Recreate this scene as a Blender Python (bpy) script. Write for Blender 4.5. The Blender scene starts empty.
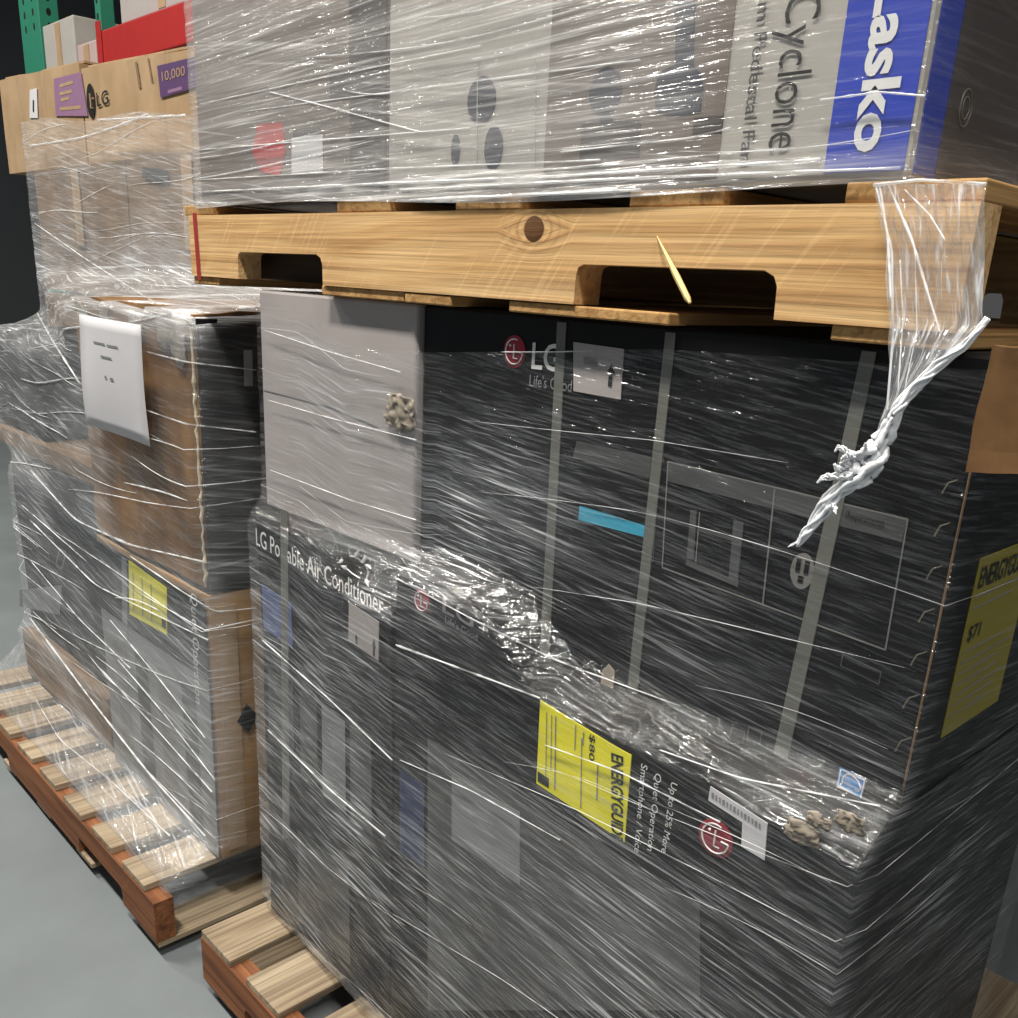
import bpy, bmesh, math, random
from mathutils import Vector, Matrix, noise
from mathutils.bvhtree import BVHTree

random.seed(7)
S = bpy.context.scene
COL = S.collection

# ------------------------------------------------------------------ camera
CAM = Vector((1.516, -0.726, 1.262))
YAW, PITCH, ROLL = (math.radians(a) for a in (-45.813, -19.035, 3.044))
FPX, PPX, PPY = 943.7, 509.2, 603.7            # pixels of a 1018 x 1018 frame
cy, sy, cp, sp = math.cos(YAW), math.sin(YAW), math.cos(PITCH), math.sin(PITCH)
FWD = Vector((sy * cp, cy * cp, sp))
_r = Vector((cy, -sy, 0)); _u = _r.cross(FWD)
RGT = _r * math.cos(ROLL) + _u * math.sin(ROLL)
UPV = _u * math.cos(ROLL) - _r * math.sin(ROLL)
cam = bpy.data.cameras.new('camera'); camo = bpy.data.objects.new('camera', cam); COL.objects.link(camo)
cam.sensor_width = 36.0; cam.lens = FPX * 36.0 / 1018
cam.shift_x = (509 - PPX) / 1018; cam.shift_y = (PPY - 509) / 1018
cam.clip_start = 0.02
camo.matrix_world = Matrix(((RGT.x, UPV.x, -FWD.x, CAM.x), (RGT.y, UPV.y, -FWD.y, CAM.y), (RGT.z, UPV.z, -FWD.z, CAM.z), (0, 0, 0, 1)))
S.camera = camo

# ------------------------------------------------------------------ world, exposure
W = bpy.data.worlds.new('world'); S.world = W; W.use_nodes = True
W.node_tree.nodes['Background'].inputs[0].default_value = (0.80, 0.88, 1.0, 1)
W.node_tree.nodes['Background'].inputs[1].default_value = 0.22
S.view_settings.view_transform = 'Standard'; S.view_settings.look = 'None'
S.view_settings.gamma = 1; S.view_settings.use_curve_mapping = False
S.view_settings.exposure = 0.0
LIGHTS = [(-4.6, -1.3, 150), (-1.8, -1.3, 165), (1.0, -1.3, 195), (3.8, -1.3, 80)]
LAMP_Z = 4.6

H = 1.24                                        # height of the upper pallet's underside

# ------------------------------------------------------------------ pixel helpers
def ray(x, y):
    return FWD + RGT * ((x - PPX) / FPX) - UPV * ((y - PPY) / FPX)
def PY(x, y, Y=0.0):
    d = ray(x, y); return CAM + d * ((Y - CAM.y) / d.y)
def PX(x, y, X):
    d = ray(x, y); return CAM + d * ((X - CAM.x) / d.x)
def PZ(x, y, Z):
    d = ray(x, y); return CAM + d * ((Z - CAM.z) / d.z)

# ------------------------------------------------------------------ materials
MATS = {}
class NT:
    def __init__(s, name):
        s.m = bpy.data.materials.new(name); s.m.use_nodes = True
        s.t = s.m.node_tree; s.t.nodes.clear()
        s.out = s.n('ShaderNodeOutputMaterial')
    def n(s, typ, **kw):
        nd = s.t.nodes.new(typ)
        for k, v in kw.items():
            if k.startswith('_'): setattr(nd, k[1:], v)
            else:
                nd.inputs[k.replace('__', ' ')].default_value = v
        return nd
    def l(s, a, b): s.t.links.new(a, b)
    def math(s, op, a, b=None, c=None, clamp=False):
        nd = s.t.nodes.new('ShaderNodeMath'); nd.operation = op; nd.use_clamp = clamp
        for i, v in enumerate((a, b, c)):
            if v is None: continue
            if isinstance(v, (int, float)): nd.inputs[i].default_value = v
            else: s.l(v, nd.inputs[i])
        return nd.outputs[0]
    def mapr(s, v, a, b, c=0.0, d=1.0):
        nd = s.t.nodes.new('ShaderNodeMapRange'); nd.clamp = True
        s.l(v, nd.inputs[0])
        for i, x in enumerate((a, b, c, d)): nd.inputs[i + 1].default_value = x
        return nd.outputs[0]
    def noise(s, vec, scale=1.0, detail=3.0, rough=0.55, dist=0.0):
        nd = s.n('ShaderNodeTexNoise', Scale=scale, Detail=detail, Roughness=rough, Distortion=dist)
        if vec is not None: s.l(vec, nd.inputs['Vector'])
        return nd.outputs[0]
    def mapping(s, vec, scale=(1, 1, 1), rot=(0, 0, 0), loc=(0, 0, 0)):
        nd = s.n('ShaderNodeMapping', Scale=scale, Rotation=rot, Location=loc); s.l(vec, nd.inputs[0]); return nd.outputs[0]
    def mixc(s, f, a, b):
        nd = s.n('ShaderNodeMix', _data_type='RGBA')
        if isinstance(f, (int, float)): nd.inputs[0].default_value = f
        else: s.l(f, nd.inputs[0])
        for i, v in ((6, a), (7, b)):
            if isinstance(v, tuple): nd.inputs[i].default_value = (*v[:3], 1)
            else: s.l(v, nd.inputs[i])
        return nd.outputs[2]
    def bump(s, h, strength=0.3, dist=0.01):
        nd = s.n('ShaderNodeBump', Strength=strength, Distance=dist); s.l(h, nd.inputs['Height']); return nd.outputs[0]
    def pbr(s, col, rough=0.6, spec=0.5, normal=None, metal=0.0):
        nd = s.n('ShaderNodeBsdfPrincipled', Roughness=rough, Metallic=metal)
        nd.inputs['Specular IOR Level'].default_value = spec
        if isinstance(col, tuple): nd.inputs['Base Color'].default_value = (*col[:3], 1)
        else: s.l(col, nd.inputs['Base Color'])
        if normal is not None: s.l(normal, nd.inputs['Normal'])
        return nd
    def done(s, sh): s.l(sh, s.out.inputs[0]); return s.m

def srgb(r, g, b):
    f = lambda c: (c / 255 / 12.92) if c / 255 <= 0.04045 else ((c / 255 + 0.055) / 1.055) ** 2.4
    return (f(r), f(g), f(b))

def paper(name, col, var=0.08, rough=0.6, scale=12.0, spec=0.4, bump=0.15):
    t = NT(name); co = t.n('ShaderNodeTexCoord').outputs['Object']
    n1 = t.noise(co, scale, 5); n2 = t.noise(t.mapping(co, (60, 60, 300)), 1.0, 2)
    c = t.mixc(t.mapr(n1, 0.3, 0.7), tuple(x * (1 - var) for x in col), tuple(min(1, x * (1 + var)) for x in col))
    c = t.mixc(t.math('MULTIPLY', n2, 0.25), c, tuple(x * 0.85 for x in col))
    return t.done(t.pbr(c, rough, spec, t.bump(n1, bump, 0.004)).outputs[0])

def cardboard(name, a, b, dirt=0.5):
    t = NT(name); co = t.n('ShaderNodeTexCoord').outputs['Object']
    n1 = t.noise(co, 5, 6, 0.62); n2 = t.noise(t.mapping(co, (18, 18, 3)), 1.0, 5, 0.6); n3 = t.noise(t.mapping(co, (220, 220, 6)), 1, 2)
    c = t.mixc(t.mapr(n1, 0.35, 0.65), a, b)
    c = t.mixc(t.math('MULTIPLY', t.mapr(n2, 0.52, 0.75), dirt), c, tuple(x * 0.45 for x in a))
    h = t.math('ADD', t.math('MULTIPLY', n3, 0.3), n1)
    return t.done(t.pbr(c, 0.75, 0.25, t.bump(h, 0.25, 0.006)).outputs[0])

def wood(name, a, b, dark, along='X', grain=1.0, knot=None):
    t = NT(name); co = t.n('ShaderNodeTexCoord').outputs['Object']
    oi = t.n('ShaderNodeObjectInfo').outputs['Random']
    off = t.n('ShaderNodeCombineXYZ'); t.l(t.math('MULTIPLY', oi, 7.0), off.inputs[0]); t.l(t.math('MULTIPLY', oi, 3.0), off.inputs[1])
    ring = None
    if knot is not None:                        # grain flows round the knot
        sb = t.n('ShaderNodeVectorMath', _operation='SUBTRACT'); t.l(co, sb.inputs[0]); sb.inputs[1].default_value = knot
        d = t.n('ShaderNodeVectorMath', _operation='LENGTH'); t.l(t.mapping(sb.outputs[0], (0.62, 0, 1.0)), d.inputs[0]); d = d.outputs['Value']
        ring = t.mapr(d, 0.010, 0.034, 1.0, 0.0)
        rings = t.math('MULTIPLY', t.mapr(t.math('SINE', t.math('MULTIPLY', d, 900)), 0.0, 1.0), ring)
        sz = t.n('ShaderNodeSeparateXYZ'); t.l(sb.outputs[0], sz.inputs[0])
        t.l(t.math('MULTIPLY', t.math('MULTIPLY', ring, t.math('SIGN', sz.outputs[2])), -0.012), off.inputs[2])
    ad = t.n('ShaderNodeVectorMath', _operation='ADD'); t.l(co, ad.inputs[0]); t.l(off.outputs[0], ad.inputs[1]); v = ad.outputs[0]
    k = (2.0, 30, 30) if along == 'X' else (30, 2.0, 30)
    k2 = (5.0, 230, 230) if along == 'X' else (230, 5.0, 230)
    k3 = (1.2, 95, 95) if along == 'X' else (95, 1.2, 95)
    g1 = t.noise(t.mapping(v, k), 1.0 * grain, 4, 0.55, 0.7); g2 = t.noise(t.mapping(v, k2), 1.0, 3, 0.5, 0.3); g3 = t.noise(t.mapping(v, k3), 1.0, 2, 0.5, 0.5); big = t.noise(v, 4.0, 3)
    saw = t.noise(t.mapping(t.mapping(v, rot=(0, math.radians(-38), 0)), (180, 3, 7)), 1.0, 2, 0.5)
    c = t.mixc(t.mapr(g1, 0.36, 0.62), a, b)
    c = t.mixc(t.math('MULTIPLY', t.mapr(g1, 0.58, 0.70), 0.55), c, dark)
    c = t.mixc(t.math('MULTIPLY', t.mapr(g3, 0.52, 0.62), 0.42), c, dark)
    c = t.mixc(t.math('MULTIPLY', t.mapr(g2, 0.45, 0.7), 0.30), c, dark)
    c = t.mixc(t.math('MULTIPLY', t.math('MULTIPLY', t.mapr(saw, 0.60, 0.66), t.mapr(big, 0.45, 0.6)), 0.25), c, tuple(min(1, x * 1.35) for x in a))
    c = t.mixc(t.math('MULTIPLY', t.mapr(big, 0.4, 0.7), 0.22), c, dark)
    if ring is not None: c = t.mixc(t.math('MULTIPLY', rings, 0.6), c, dark)
    h = t.math('ADD', t.math('MULTIPLY', g2, 0.6), t.math('ADD', g1, g3))
    return t.done(t.pbr(c, 0.72, 0.25, t.bump(h, 0.35, 0.003)).outputs[0])

def plain(name, col, rough=0.5, spec=0.4, metal=0.0):
    t = NT(name); co = t.n('ShaderNodeTexCoord').outputs['Object']
    n1 = t.noise(co, 30, 4)
    c = t.mixc(n1, tuple(x * 0.88 for x in col), tuple(min(1, x * 1.1) for x in col))
    return t.done(t.pbr(c, rough, spec, None, metal).outputs[0])

def film_mat(name, haze, streak, tilt, fine=150.0, su=5.0, tint=(0.86, 0.88, 0.9), gloss=0.10, patch=0.5, lo=0.55, hi=0.68):
    """clear stretch wrap: transparent where it lies flat, milky where it is drawn into creases"""
    t = NT(name); uv = t.n('ShaderNodeUVMap').outputs[0]
    sep = t.n('ShaderNodeSeparateXYZ'); t.l(uv, sep.inputs[0])
    def layer(sl, su, sv, det=2.0, loc=0.0):
        v = t.math('ADD', sep.outputs[1], t.math('MULTIPLY', sep.outputs[0], sl))
        cb = t.n('ShaderNodeCombineXYZ'); t.l(t.math('MULTIPLY', sep.outputs[0], su), cb.inputs[0]); t.l(t.math('MULTIPLY', v, sv), cb.inputs[1]); cb.inputs[2].default_value = loc
        return t.noise(cb.outputs[0], 1.0, det, 0.55, 0.2)
    a = layer(tilt, su, fine, 2.0, 0.0)
    b = layer(tilt * 0.4 - 0.04, su * 1.7, fine * 1.8, 2.0, 3.1)
    c = layer(-tilt * 0.8 + 0.10, su * 0.7, fine * 0.8, 2.0, 7.7)
    wide = layer(tilt * 0.7, su * 0.5, fine * 0.22, 3.0, 5.2)
    big = layer(0.1, 3.2, 6.0, 4.0, 1.7)
    glint = layer(tilt, su * 3.0, fine * 1.5, 3.0, 9.3)
    area = t.mapr(big, 0.38, 0.64)
    s1 = t.mapr(a, lo, hi); s2 = t.mapr(b, lo + 0.02, hi + 0.03); s3 = t.mapr(c, lo + 0.06, hi + 0.03); s4 = t.mapr(wide, 0.5, 0.75)
    st = t.math('ADD', t.math('ADD', s1, t.math('MULTIPLY', s2, 0.8)), t.math('ADD', t.math('MULTIPLY', s3, 0.9), t.math('MULTIPLY', s4, 0.35)))
    st = t.math('MULTIPLY', st, t.math('ADD', t.math('MULTIPLY', area, patch), 1.0 - patch))
    lay = t.n('ShaderNodeAttribute', _attribute_name='layers').outputs['Fac']  # film layers, plus highlights put into the film's whiteness
    m = t.math('ADD', t.math('MULTIPLY', st, streak), t.math('MULTIPLY', t.math('ADD', t.math('MULTIPLY', area, 0.6), 0.7), haze))
    m = t.math('MINIMUM', t.math('MULTIPLY', m, lay), 0.92)
    hgt = t.math('ADD', t.math('ADD', a, t.math('MULTIPLY', b, 0.6)), t.math('MULTIPLY', glint, 0.8))
    nrm = t.bump(hgt, 0.55, 0.006)
    tr = t.n('ShaderNodeBsdfTransparent')
    milk = t.pbr(tint, 0.38, 0.5, t.bump(t.math('ADD', a, wide), 0.25, 0.005))
    mix1 = t.n('ShaderNodeMixShader'); t.l(m, mix1.inputs[0]); t.l(tr.outputs[0], mix1.inputs[1]); t.l(milk.outputs[0], mix1.inputs[2])
    gl = t.n('ShaderNodeBsdfGlossy', Roughness=0.11); gl.inputs[0].default_value = (1, 1, 1, 1); t.l(nrm, gl.inputs['Normal'])
    mix2 = t.n('ShaderNodeMixShader')
    g = t.math('ADD', t.math('MULTIPLY', t.mapr(glint, 0.48, 0.66), gloss * 1.8), gloss * 0.3)
    t.l(t.math('MULTIPLY', g, t.math('ADD', t.math('MULTIPLY', lay, 0.7), 0.3), clamp=True), mix2.inputs[0])
    t.l(mix1.outputs[0], mix2.inputs[1]); t.l(gl.outputs[0], mix2.inputs[2])
    return t.done(mix2.outputs[0])

def fold_mat(name, alpha):
    t = NT(name); tr = t.n('ShaderNodeBsdfTransparent'); p = t.pbr((0.92, 0.93, 0.94), 0.25, 0.6)
    co = t.n('ShaderNodeTexCoord').outputs['Object']
    mx = t.n('ShaderNodeMixShader'); t.l(t.mapr(t.noise(co, 22, 3), 0.35, 0.65, alpha * 0.15, alpha), mx.inputs[0])
    t.l(tr.outputs[0], mx.inputs[1]); t.l(p.outputs[0], mx.inputs[2])
    return t.done(mx.outputs[0])

M = dict(
    pine=wood('pine', srgb(224, 188, 136), srgb(208, 166, 110), srgb(150, 106, 66), knot=tuple(PY(534, 229, 0.0) - Vector((0.6096, 0.508, H - 0.017)))),
    pine_y=wood('pine_deck', srgb(196, 156, 102), srgb(176, 134, 82), srgb(112, 78, 44), 'Y'),
    notch_shade=wood('notch_shade_wood', srgb(70, 52, 36), srgb(54, 40, 28), srgb(30, 22, 16)),  # dark tone stands in for shade inside the pallet notch
    oldwood=wood('weathered_wood', srgb(176, 160, 134), srgb(146, 128, 104), srgb(84, 68, 56), 'Y'),
    redwood=wood('stained_wood', srgb(150, 98, 62), srgb(120, 74, 46), srgb(70, 44, 30)),
    knot=wood('knot_wood', srgb(120, 82, 46), srgb(90, 60, 34), srgb(56, 38, 24)),
    black=paper('black_print', srgb(15, 15, 16), 0.2, 0.5, 9, 0.18),
    black2=paper('charcoal_print', srgb(28, 28, 30), 0.2, 0.5, 9, 0.2),
    greyprint=paper('grey_print', srgb(120, 122, 122), 0.1, 0.5),
    dimgrey=paper('dim_grey_print', srgb(70, 70, 70), 0.15, 0.5),
    line=paper('pale_line_print', srgb(112, 110, 106), 0.1, 0.5),
    whitecard=paper('white_card', srgb(160, 153, 150), 0.05, 0.6),
    brown=cardboard('brown_cardboard', srgb(128, 104, 78), srgb(110, 88, 64), 0.6),
    brown_worn=cardboard('worn_cardboard', srgb(140, 106, 68), srgb(92, 64, 38), 1.0),
    kraft=cardboard('kraft_cardboard', srgb(168, 142, 110), srgb(150, 124, 92), 0.45),
    tan=cardboard('tan_cardboard', srgb(168, 134, 92), srgb(150, 116, 76), 0.3),
    white=paper('white_paper', srgb(200, 198, 200), 0.03, 0.6),
    ink=plain('black_ink', srgb(22, 22, 22)),
    greyink=plain('grey_ink', srgb(120, 118, 120)),
    text=plain('white_ink', srgb(212, 212, 210)),
    red=plain('red_ink', srgb(140, 26, 44)),
    yellow=paper('yellow_label', srgb(222, 214, 36), 0.04, 0.5),
    yellow_shaded=paper('shaded_yellow_label', srgb(132, 122, 36), 0.08, 0.5),  # darker copy of the yellow: shade on the box end put into colour
    blue=paper('blue_print', srgb(40, 62, 168), 0.08, 0.45),
    bluelab=plain('blue_label', srgb(24, 120, 190)),
    cyan=plain('cyan_tape', srgb(50, 150, 178), 0.35),
    purple=plain('purple_label', srgb(82, 58, 96)),
    mauve=plain('mauve_label', srgb(136, 102, 130)),
    strap=plain('plastic_strap', srgb(98, 98, 92), 0.4),
    fanbox=paper('fan_box_grey', srgb(164, 160, 153), 0.06, 0.5),
    fandark=paper('fan_box_dark', srgb(70, 64, 62), 0.1, 0.5),
    fanmid=paper('fan_box_mid', srgb(112, 102, 95), 0.1, 0.5),
    fanpic=paper('fan_picture', srgb(48, 50, 64), 0.1, 0.5),
    fanred=paper('fan_box_red', srgb(176, 62, 64), 0.1, 0.5),
    rackgreen=plain('green_paint', srgb(44, 120, 96), 0.4),
    rackred=plain('red_paint', srgb(160, 40, 38), 0.4),
    stripe=plain('red_stripe', srgb(150, 44, 40), 0.6),
    metal=plain('staple_metal', srgb(170, 160, 140), 0.3, 0.5, 0.9),
    plastic=plain('white_plastic', srgb(236, 238, 240), 0.25, 0.6),
    concrete=paper('concrete', srgb(112, 118, 120), 0.12, 0.55, 3),
    wallp=paper('wall_paint', srgb(120, 122, 124), 0.05, 0.8, 2),
    splinter=paper('fresh_wood', srgb(226, 196, 130), 0.1, 0.6),
    pinkcard=paper('pinkish_card', srgb(172, 150, 146), 0.06, 0.6),
    scrap=paper('beige_scrap', srgb(150, 140, 126), 0.12, 0.5, 40),
    dark=plain('dark_gap', srgb(10, 10, 10), 0.9),
    housing=plain('lamp_housing', srgb(190, 190, 190), 0.4),
)
F_RIGHT = film_mat('wrap_lower_load', 0.03, 0.46, 0.10, 215, 6.5, patch=0.88, gloss=0.15, lo=0.575, hi=0.66)
F_FAN = film_mat('wrap_upper_load', 0.15, 0.31, -0.02, 165, 3.2, patch=0.45, gloss=0.06, tint=(0.83, 0.81, 0.785))
F_LEFT = film_mat('wrap_neighbour_load', 0.18, 0.38, 0.16, 130, 4.0, patch=0.6, gloss=0.13, lo=0.56, hi=0.66)
F_TORN = film_mat('wrap_torn', 0.16, 0.6, 0.0, 150, 9.0, patch=0.3, gloss=0.2)
F_FOLD = fold_mat('wrap_fold', 0.75)

# ------------------------------------------------------------------ object helpers
def tag(o, label, cat, group=None, kind=None):
    if label: o['label'] = label
    if cat: o['category'] = cat
    if group: o['group'] = group
    if kind: o['kind'] = kind
    return o
def thing(name, label, cat, loc, group=None):
    o = bpy.data.objects.new(name, None); COL.objects.link(o); o.location = loc; o.empty_display_size = 0.05
    return tag(o, label, cat, group)
def base_of(o):
    v = Vector((0, 0, 0))
    while o is not None: v += Vector(o.location); o = o.parent
    return v
def mesh(name, verts, faces, mat, parent=None, smooth=False, loc=None):
    """world-space verts; the object's origin is its parent's base (or loc)"""
    pb = base_of(parent) if parent else Vector((0, 0, 0))
    org = Vector(loc) if loc is not None else pb
    me = bpy.data.meshes.new(name); me.from_pydata([tuple(Vector(v) - org) for v in verts], [], faces); me.update()
    o = bpy.data.objects.new(name, me); COL.objects.link(o); me.materials.append(mat)
    o.parent = parent; o.location = org - pb
    if smooth:
        for p in me.polygons: p.use_smooth = True
    return o
def bmobj(name, bm, mat, parent=None, smooth=False):
    bm.verts.ensure_lookup_table(); bm.faces.ensure_lookup_table(); bm.verts.index_update()
    vs = [v.co.copy() for v in bm.verts]; fs = [[v.index for v in f.verts] for f in bm.faces]; bm.free()
    return mesh(name, vs, fs, mat, parent, smooth)

def box_bm(x0, x1, y0, y1, z0, z1, bev=0.004, cuts=0, crumple=0.0, seed=0, warp=None):
    bm = bmesh.new(); bmesh.ops.create_cube(bm, size=1)
    for v in bm.verts: v.co = Vector(((x0 + x1) / 2 + v.co.x * (x1 - x0), (y0 + y1) / 2 + v.co.y * (y1 - y0), (z0 + z1) / 2 + v.co.z * (z1 - z0)))
    if cuts: bmesh.ops.subdivide_edges(bm, edges=bm.edges[:], cuts=cuts, use_grid_fill=True)
    elif bev: bmesh.ops.bevel(bm, geom=bm.edges[:], offset=bev, segments=2, affect='EDGES', profile=0.5)
    if crumple:
        for v in bm.verts:
            q = v.co * 6 + Vector((seed * 3.7, seed, 0))
            d = Vector((noise.noise(q), noise.noise(q + Vector((9, 3, 1))), noise.noise(q + Vector((2, 8, 5)))))
            d2 = Vector((noise.noise(q * 4), noise.noise(q * 4 + Vector((9, 3, 1))), noise.noise(q * 4 + Vector((2, 8, 5)))))
            v.co += d * crumple + d2 * crumple * 0.5
    if warp:
        for v in bm.verts: v.co = warp(v.co)
    return bm
def slab(name, quad, n, th, mat, parent, label=None):
    """thin plate standing off a surface: quad in world space, n its outward normal"""
    a = [Vector(q) + n * 0.0002 for q in quad]; b = [q + n * th for q in a]; k = len(quad)
    fs = [list(range(k))[::-1], [i + k for i in range(k)]] + [[i, (i + 1) % k, (i + 1) % k + k, i + k] for i in range(k)]
    o = mesh(name, a + b, fs, mat, parent)
    if label: o['label'] = label
    return o
NF = Vector((0, -1, 0)); NR = Vector((1, 0, 0))
def decal(name, px, Y, mat, parent, label=None, th=0.0008, lift=0.0):
    """px: pixel corners of a flat mark on a front face (plane y = Y)"""
    return slab(name, [PY(x, y, Y - lift) for x, y in px], NF, th, mat, parent, label)
def line_decal(name, pts, w, Y, mat, parent, lift=0.0):
    """thin printed line through pixels, w in metres, on plane y = Y"""
    q = [PY(x, y, Y - lift) for x, y in pts]; vs, fs = [], []
    for a, b in zip(q[:-1], q[1:]):
        d = (b - a).normalized(); s = d.cross(NF) * (w / 2); i = len(vs)
        for p in (a - s, b - s, b + s, a + s): vs.append(p + NF * 0.0002)
        for p in (a - s, b - s, b + s, a + s): vs.append(p + NF * 0.0007)
        fs += [[i + 3, i + 2, i + 1, i], [i + 4, i + 5, i + 6, i + 7]] + [[i + k, i + (k + 1) % 4, i + 4 + (k + 1) % 4, i + 4 + k] for k in range(4)]
    return mesh(name, vs, fs, mat, parent)
def ring_verts(c, rx, rz, n=40): return [c + Vector((math.cos(2 * math.pi * k / n) * rx, 0, math.sin(2 * math.pi * k / n) * rz)) for k in range(n)]
def disc(name, c, r, mat, parent, n=NF, rz=None, th=0.0008):
    return slab(name, ring_verts(c, r, rz or r), n, th, mat, parent)
def text(name, body, origin, right, up, width, height, mat, parent, lift=0.0012, bold=0.0, mono=False):
    """lettering fitted to width x height metres, laid on a surface at origin (lower left), reading along right"""
    cu = bpy.data.curves.new(name, 'FONT'); cu.body = body; cu.size = 1; cu.extrude = 0.0; cu.offset = bold; cu.resolution_u = 3
    o = bpy.data.objects.new(name, cu); COL.objects.link(o)
    dg = bpy.context.evaluated_depsgraph_get(); me = bpy.data.meshes.new_from_object(o.evaluated_get(dg))
    bpy.data.objects.remove(o); bpy.data.curves.remove(cu)
    xs = [v.co.x for v in me.vertices]; ys = [v.co.y for v in me.vertices]
    x0, x1, y0, y1 = min(xs), max(xs), min(ys), max(ys)
    right = right.normalized(); up = up.normalized(); n = right.cross(up)
    vs = [origin + right * ((v.co.x - x0) / (x1 - x0) * width) + up * ((v.co.y - y0) / (y1 - y0) * height) + n * lift for v in me.vertices]
    fs = [list(p.vertices) for p in me.polygons]; bpy.data.meshes.remove(me)
    return mesh(name, vs, fs, mat, parent)
RX, UZ = Vector((1, 0, 0)), Vector((0, 0, 1))
def ftext(name, body, a, b, hpx, Y, mat, parent, bold=0.0, lift=0.0012):
    """horizontal lettering on a front face: baseline from pixel a to pixel b, cap height hpx pixels at a"""
    p, q = PY(*a, Y), PY(*b, Y); h = (PY(a[0], a[1] - hpx, Y) - p).length
    return text(name, body, p, q - p, UZ, (q - p).length, h, mat, parent, lift, bold)
def vtext(name, body, top, bot, wpx, Y, mat, parent, bold=0.0, lift=0.0012):
    """lettering turned a quarter clockwise: baseline from pixel top down to pixel bot, letters grow to the right"""
    p, q = PY(*top, Y), PY(*bot, Y); h = (PY(top[0] + wpx, top[1], Y) - p).length
    d = (q - p).normalized()
    return text(name, body, p, d, d.cross(Vector((0, -1, 0))) * -1, (q - p).length, h, mat, parent, lift, bold)
def tube(bm, pts, rad, seg=6):
    """swept tube through world points, radius per point"""
    rings = []
    for i, p in enumerate(pts):
        d = (pts[min(i + 1, len(pts) - 1)] - pts[max(i - 1, 0)]).normalized()
        a = d.cross(Vector((0.31, 0.2, 0.93))).normalized(); b = d.cross(a)
        r = rad[i] if hasattr(rad, '__len__') else rad
        rings.append([bm.verts.new(p + a * math.cos(2 * math.pi * k / seg) * r + b * math.sin(2 * math.pi * k / seg) * r) for k in range(seg)])
    for r0, r1 in zip(rings[:-1], rings[1:]):
        for k in range(seg): bm.faces.new((r0[k], r0[(k + 1) % seg], r1[(k + 1) % seg], r1[k]))
    bm.faces.new(rings[0][::-1]); bm.faces.new(rings[-1])
def lerp_poly(pts, n):
    L = [0]
    for a, b in zip(pts[:-1], pts[1:]): L.append(L[-1] + math.dist(a, b))
    out = []
    for k in range(n):
        s = L[-1] * k / (n - 1); i = 0
        while i < len(L) - 2 and L[i + 1] < s: i += 1
        t = (s - L[i]) / max(1e-9, L[i + 1] - L[i]); out.append(tuple(a + (b - a) * t for a, b in zip(pts[i], pts[i + 1])))
    return out
def struct(o): o['kind'] = 'structure'; return o

# ------------------------------------------------------------------ the building
struct(mesh('floor', [(-14, -6, 0), (8, -6, 0), (8, 6, 0), (-14, 6, 0)], [(0, 1, 2, 3)], M['concrete']))
struct(mesh('wall_back', [(-14, 6, 0), (8, 6, 0), (8, 6, 7), (-14, 6, 7)], [(0, 1, 2, 3)], M['wallp']))
struct(mesh('wall_left', [(-14, -6, 0), (-14, 6, 0), (-14, 6, 7), (-14, -6, 7)], [(0, 1, 2, 3)], M['wallp']))
struct(mesh('ceiling', [(-14, -6, 7), (8, -6, 7), (8, 6, 7), (-14, 6, 7)], [(3, 2, 1, 0)], M['wallp']))
_t = NT('lamp_lens'); _e = _t.n('ShaderNodeEmission', Strength=6.0); _e.inputs[0].default_value = (1, 0.97, 0.92, 1); LENS = _t.done(_e.outputs[0])
for k, (lx, ly, lw) in enumerate(LIGHTS):
    L = thing('high_bay_lamp', ['high bay lamp farthest down the aisle', 'high bay lamp above the neighbouring pallet load', 'high bay lamp above the fan boxes', 'high bay lamp behind the viewer'][k], 'lamp', (lx, ly, LAMP_Z), 'high bay lamps over the aisle')
    bmobj('housing', box_bm(lx - 0.62, lx + 0.62, ly - 0.2, ly + 0.2, LAMP_Z, LAMP_Z + 0.09), M['housing'], L)
    mesh('lens', [(lx - 0.55, ly - 0.14, LAMP_Z - 0.004), (lx + 0.55, ly - 0.14, LAMP_Z - 0.004), (lx + 0.55, ly + 0.14, LAMP_Z - 0.004), (lx - 0.55, ly + 0.14, LAMP_Z - 0.004)], [(3, 2, 1, 0)], LENS, L)
    for s in (-0.5, 0.5):
        bm = bmesh.new(); tube(bm, [Vector((lx + s, ly, LAMP_Z + 0.08)), Vector((lx + s, ly, 7.0))], 0.006); bmobj('hanger_wire', bm, M['housing'], L)
    ld = bpy.data.lights.new('lamp_light', 'AREA'); ld.shape = 'RECTANGLE'; ld.size = 1.1; ld.size_y = 0.28; ld.energy = lw; ld.color = (1.0, 0.955, 0.88)
    lo = bpy.data.objects.new('lamp_light', ld); COL.objects.link(lo); lo.parent = L; lo.location = (0, 0, -0.012)

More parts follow.
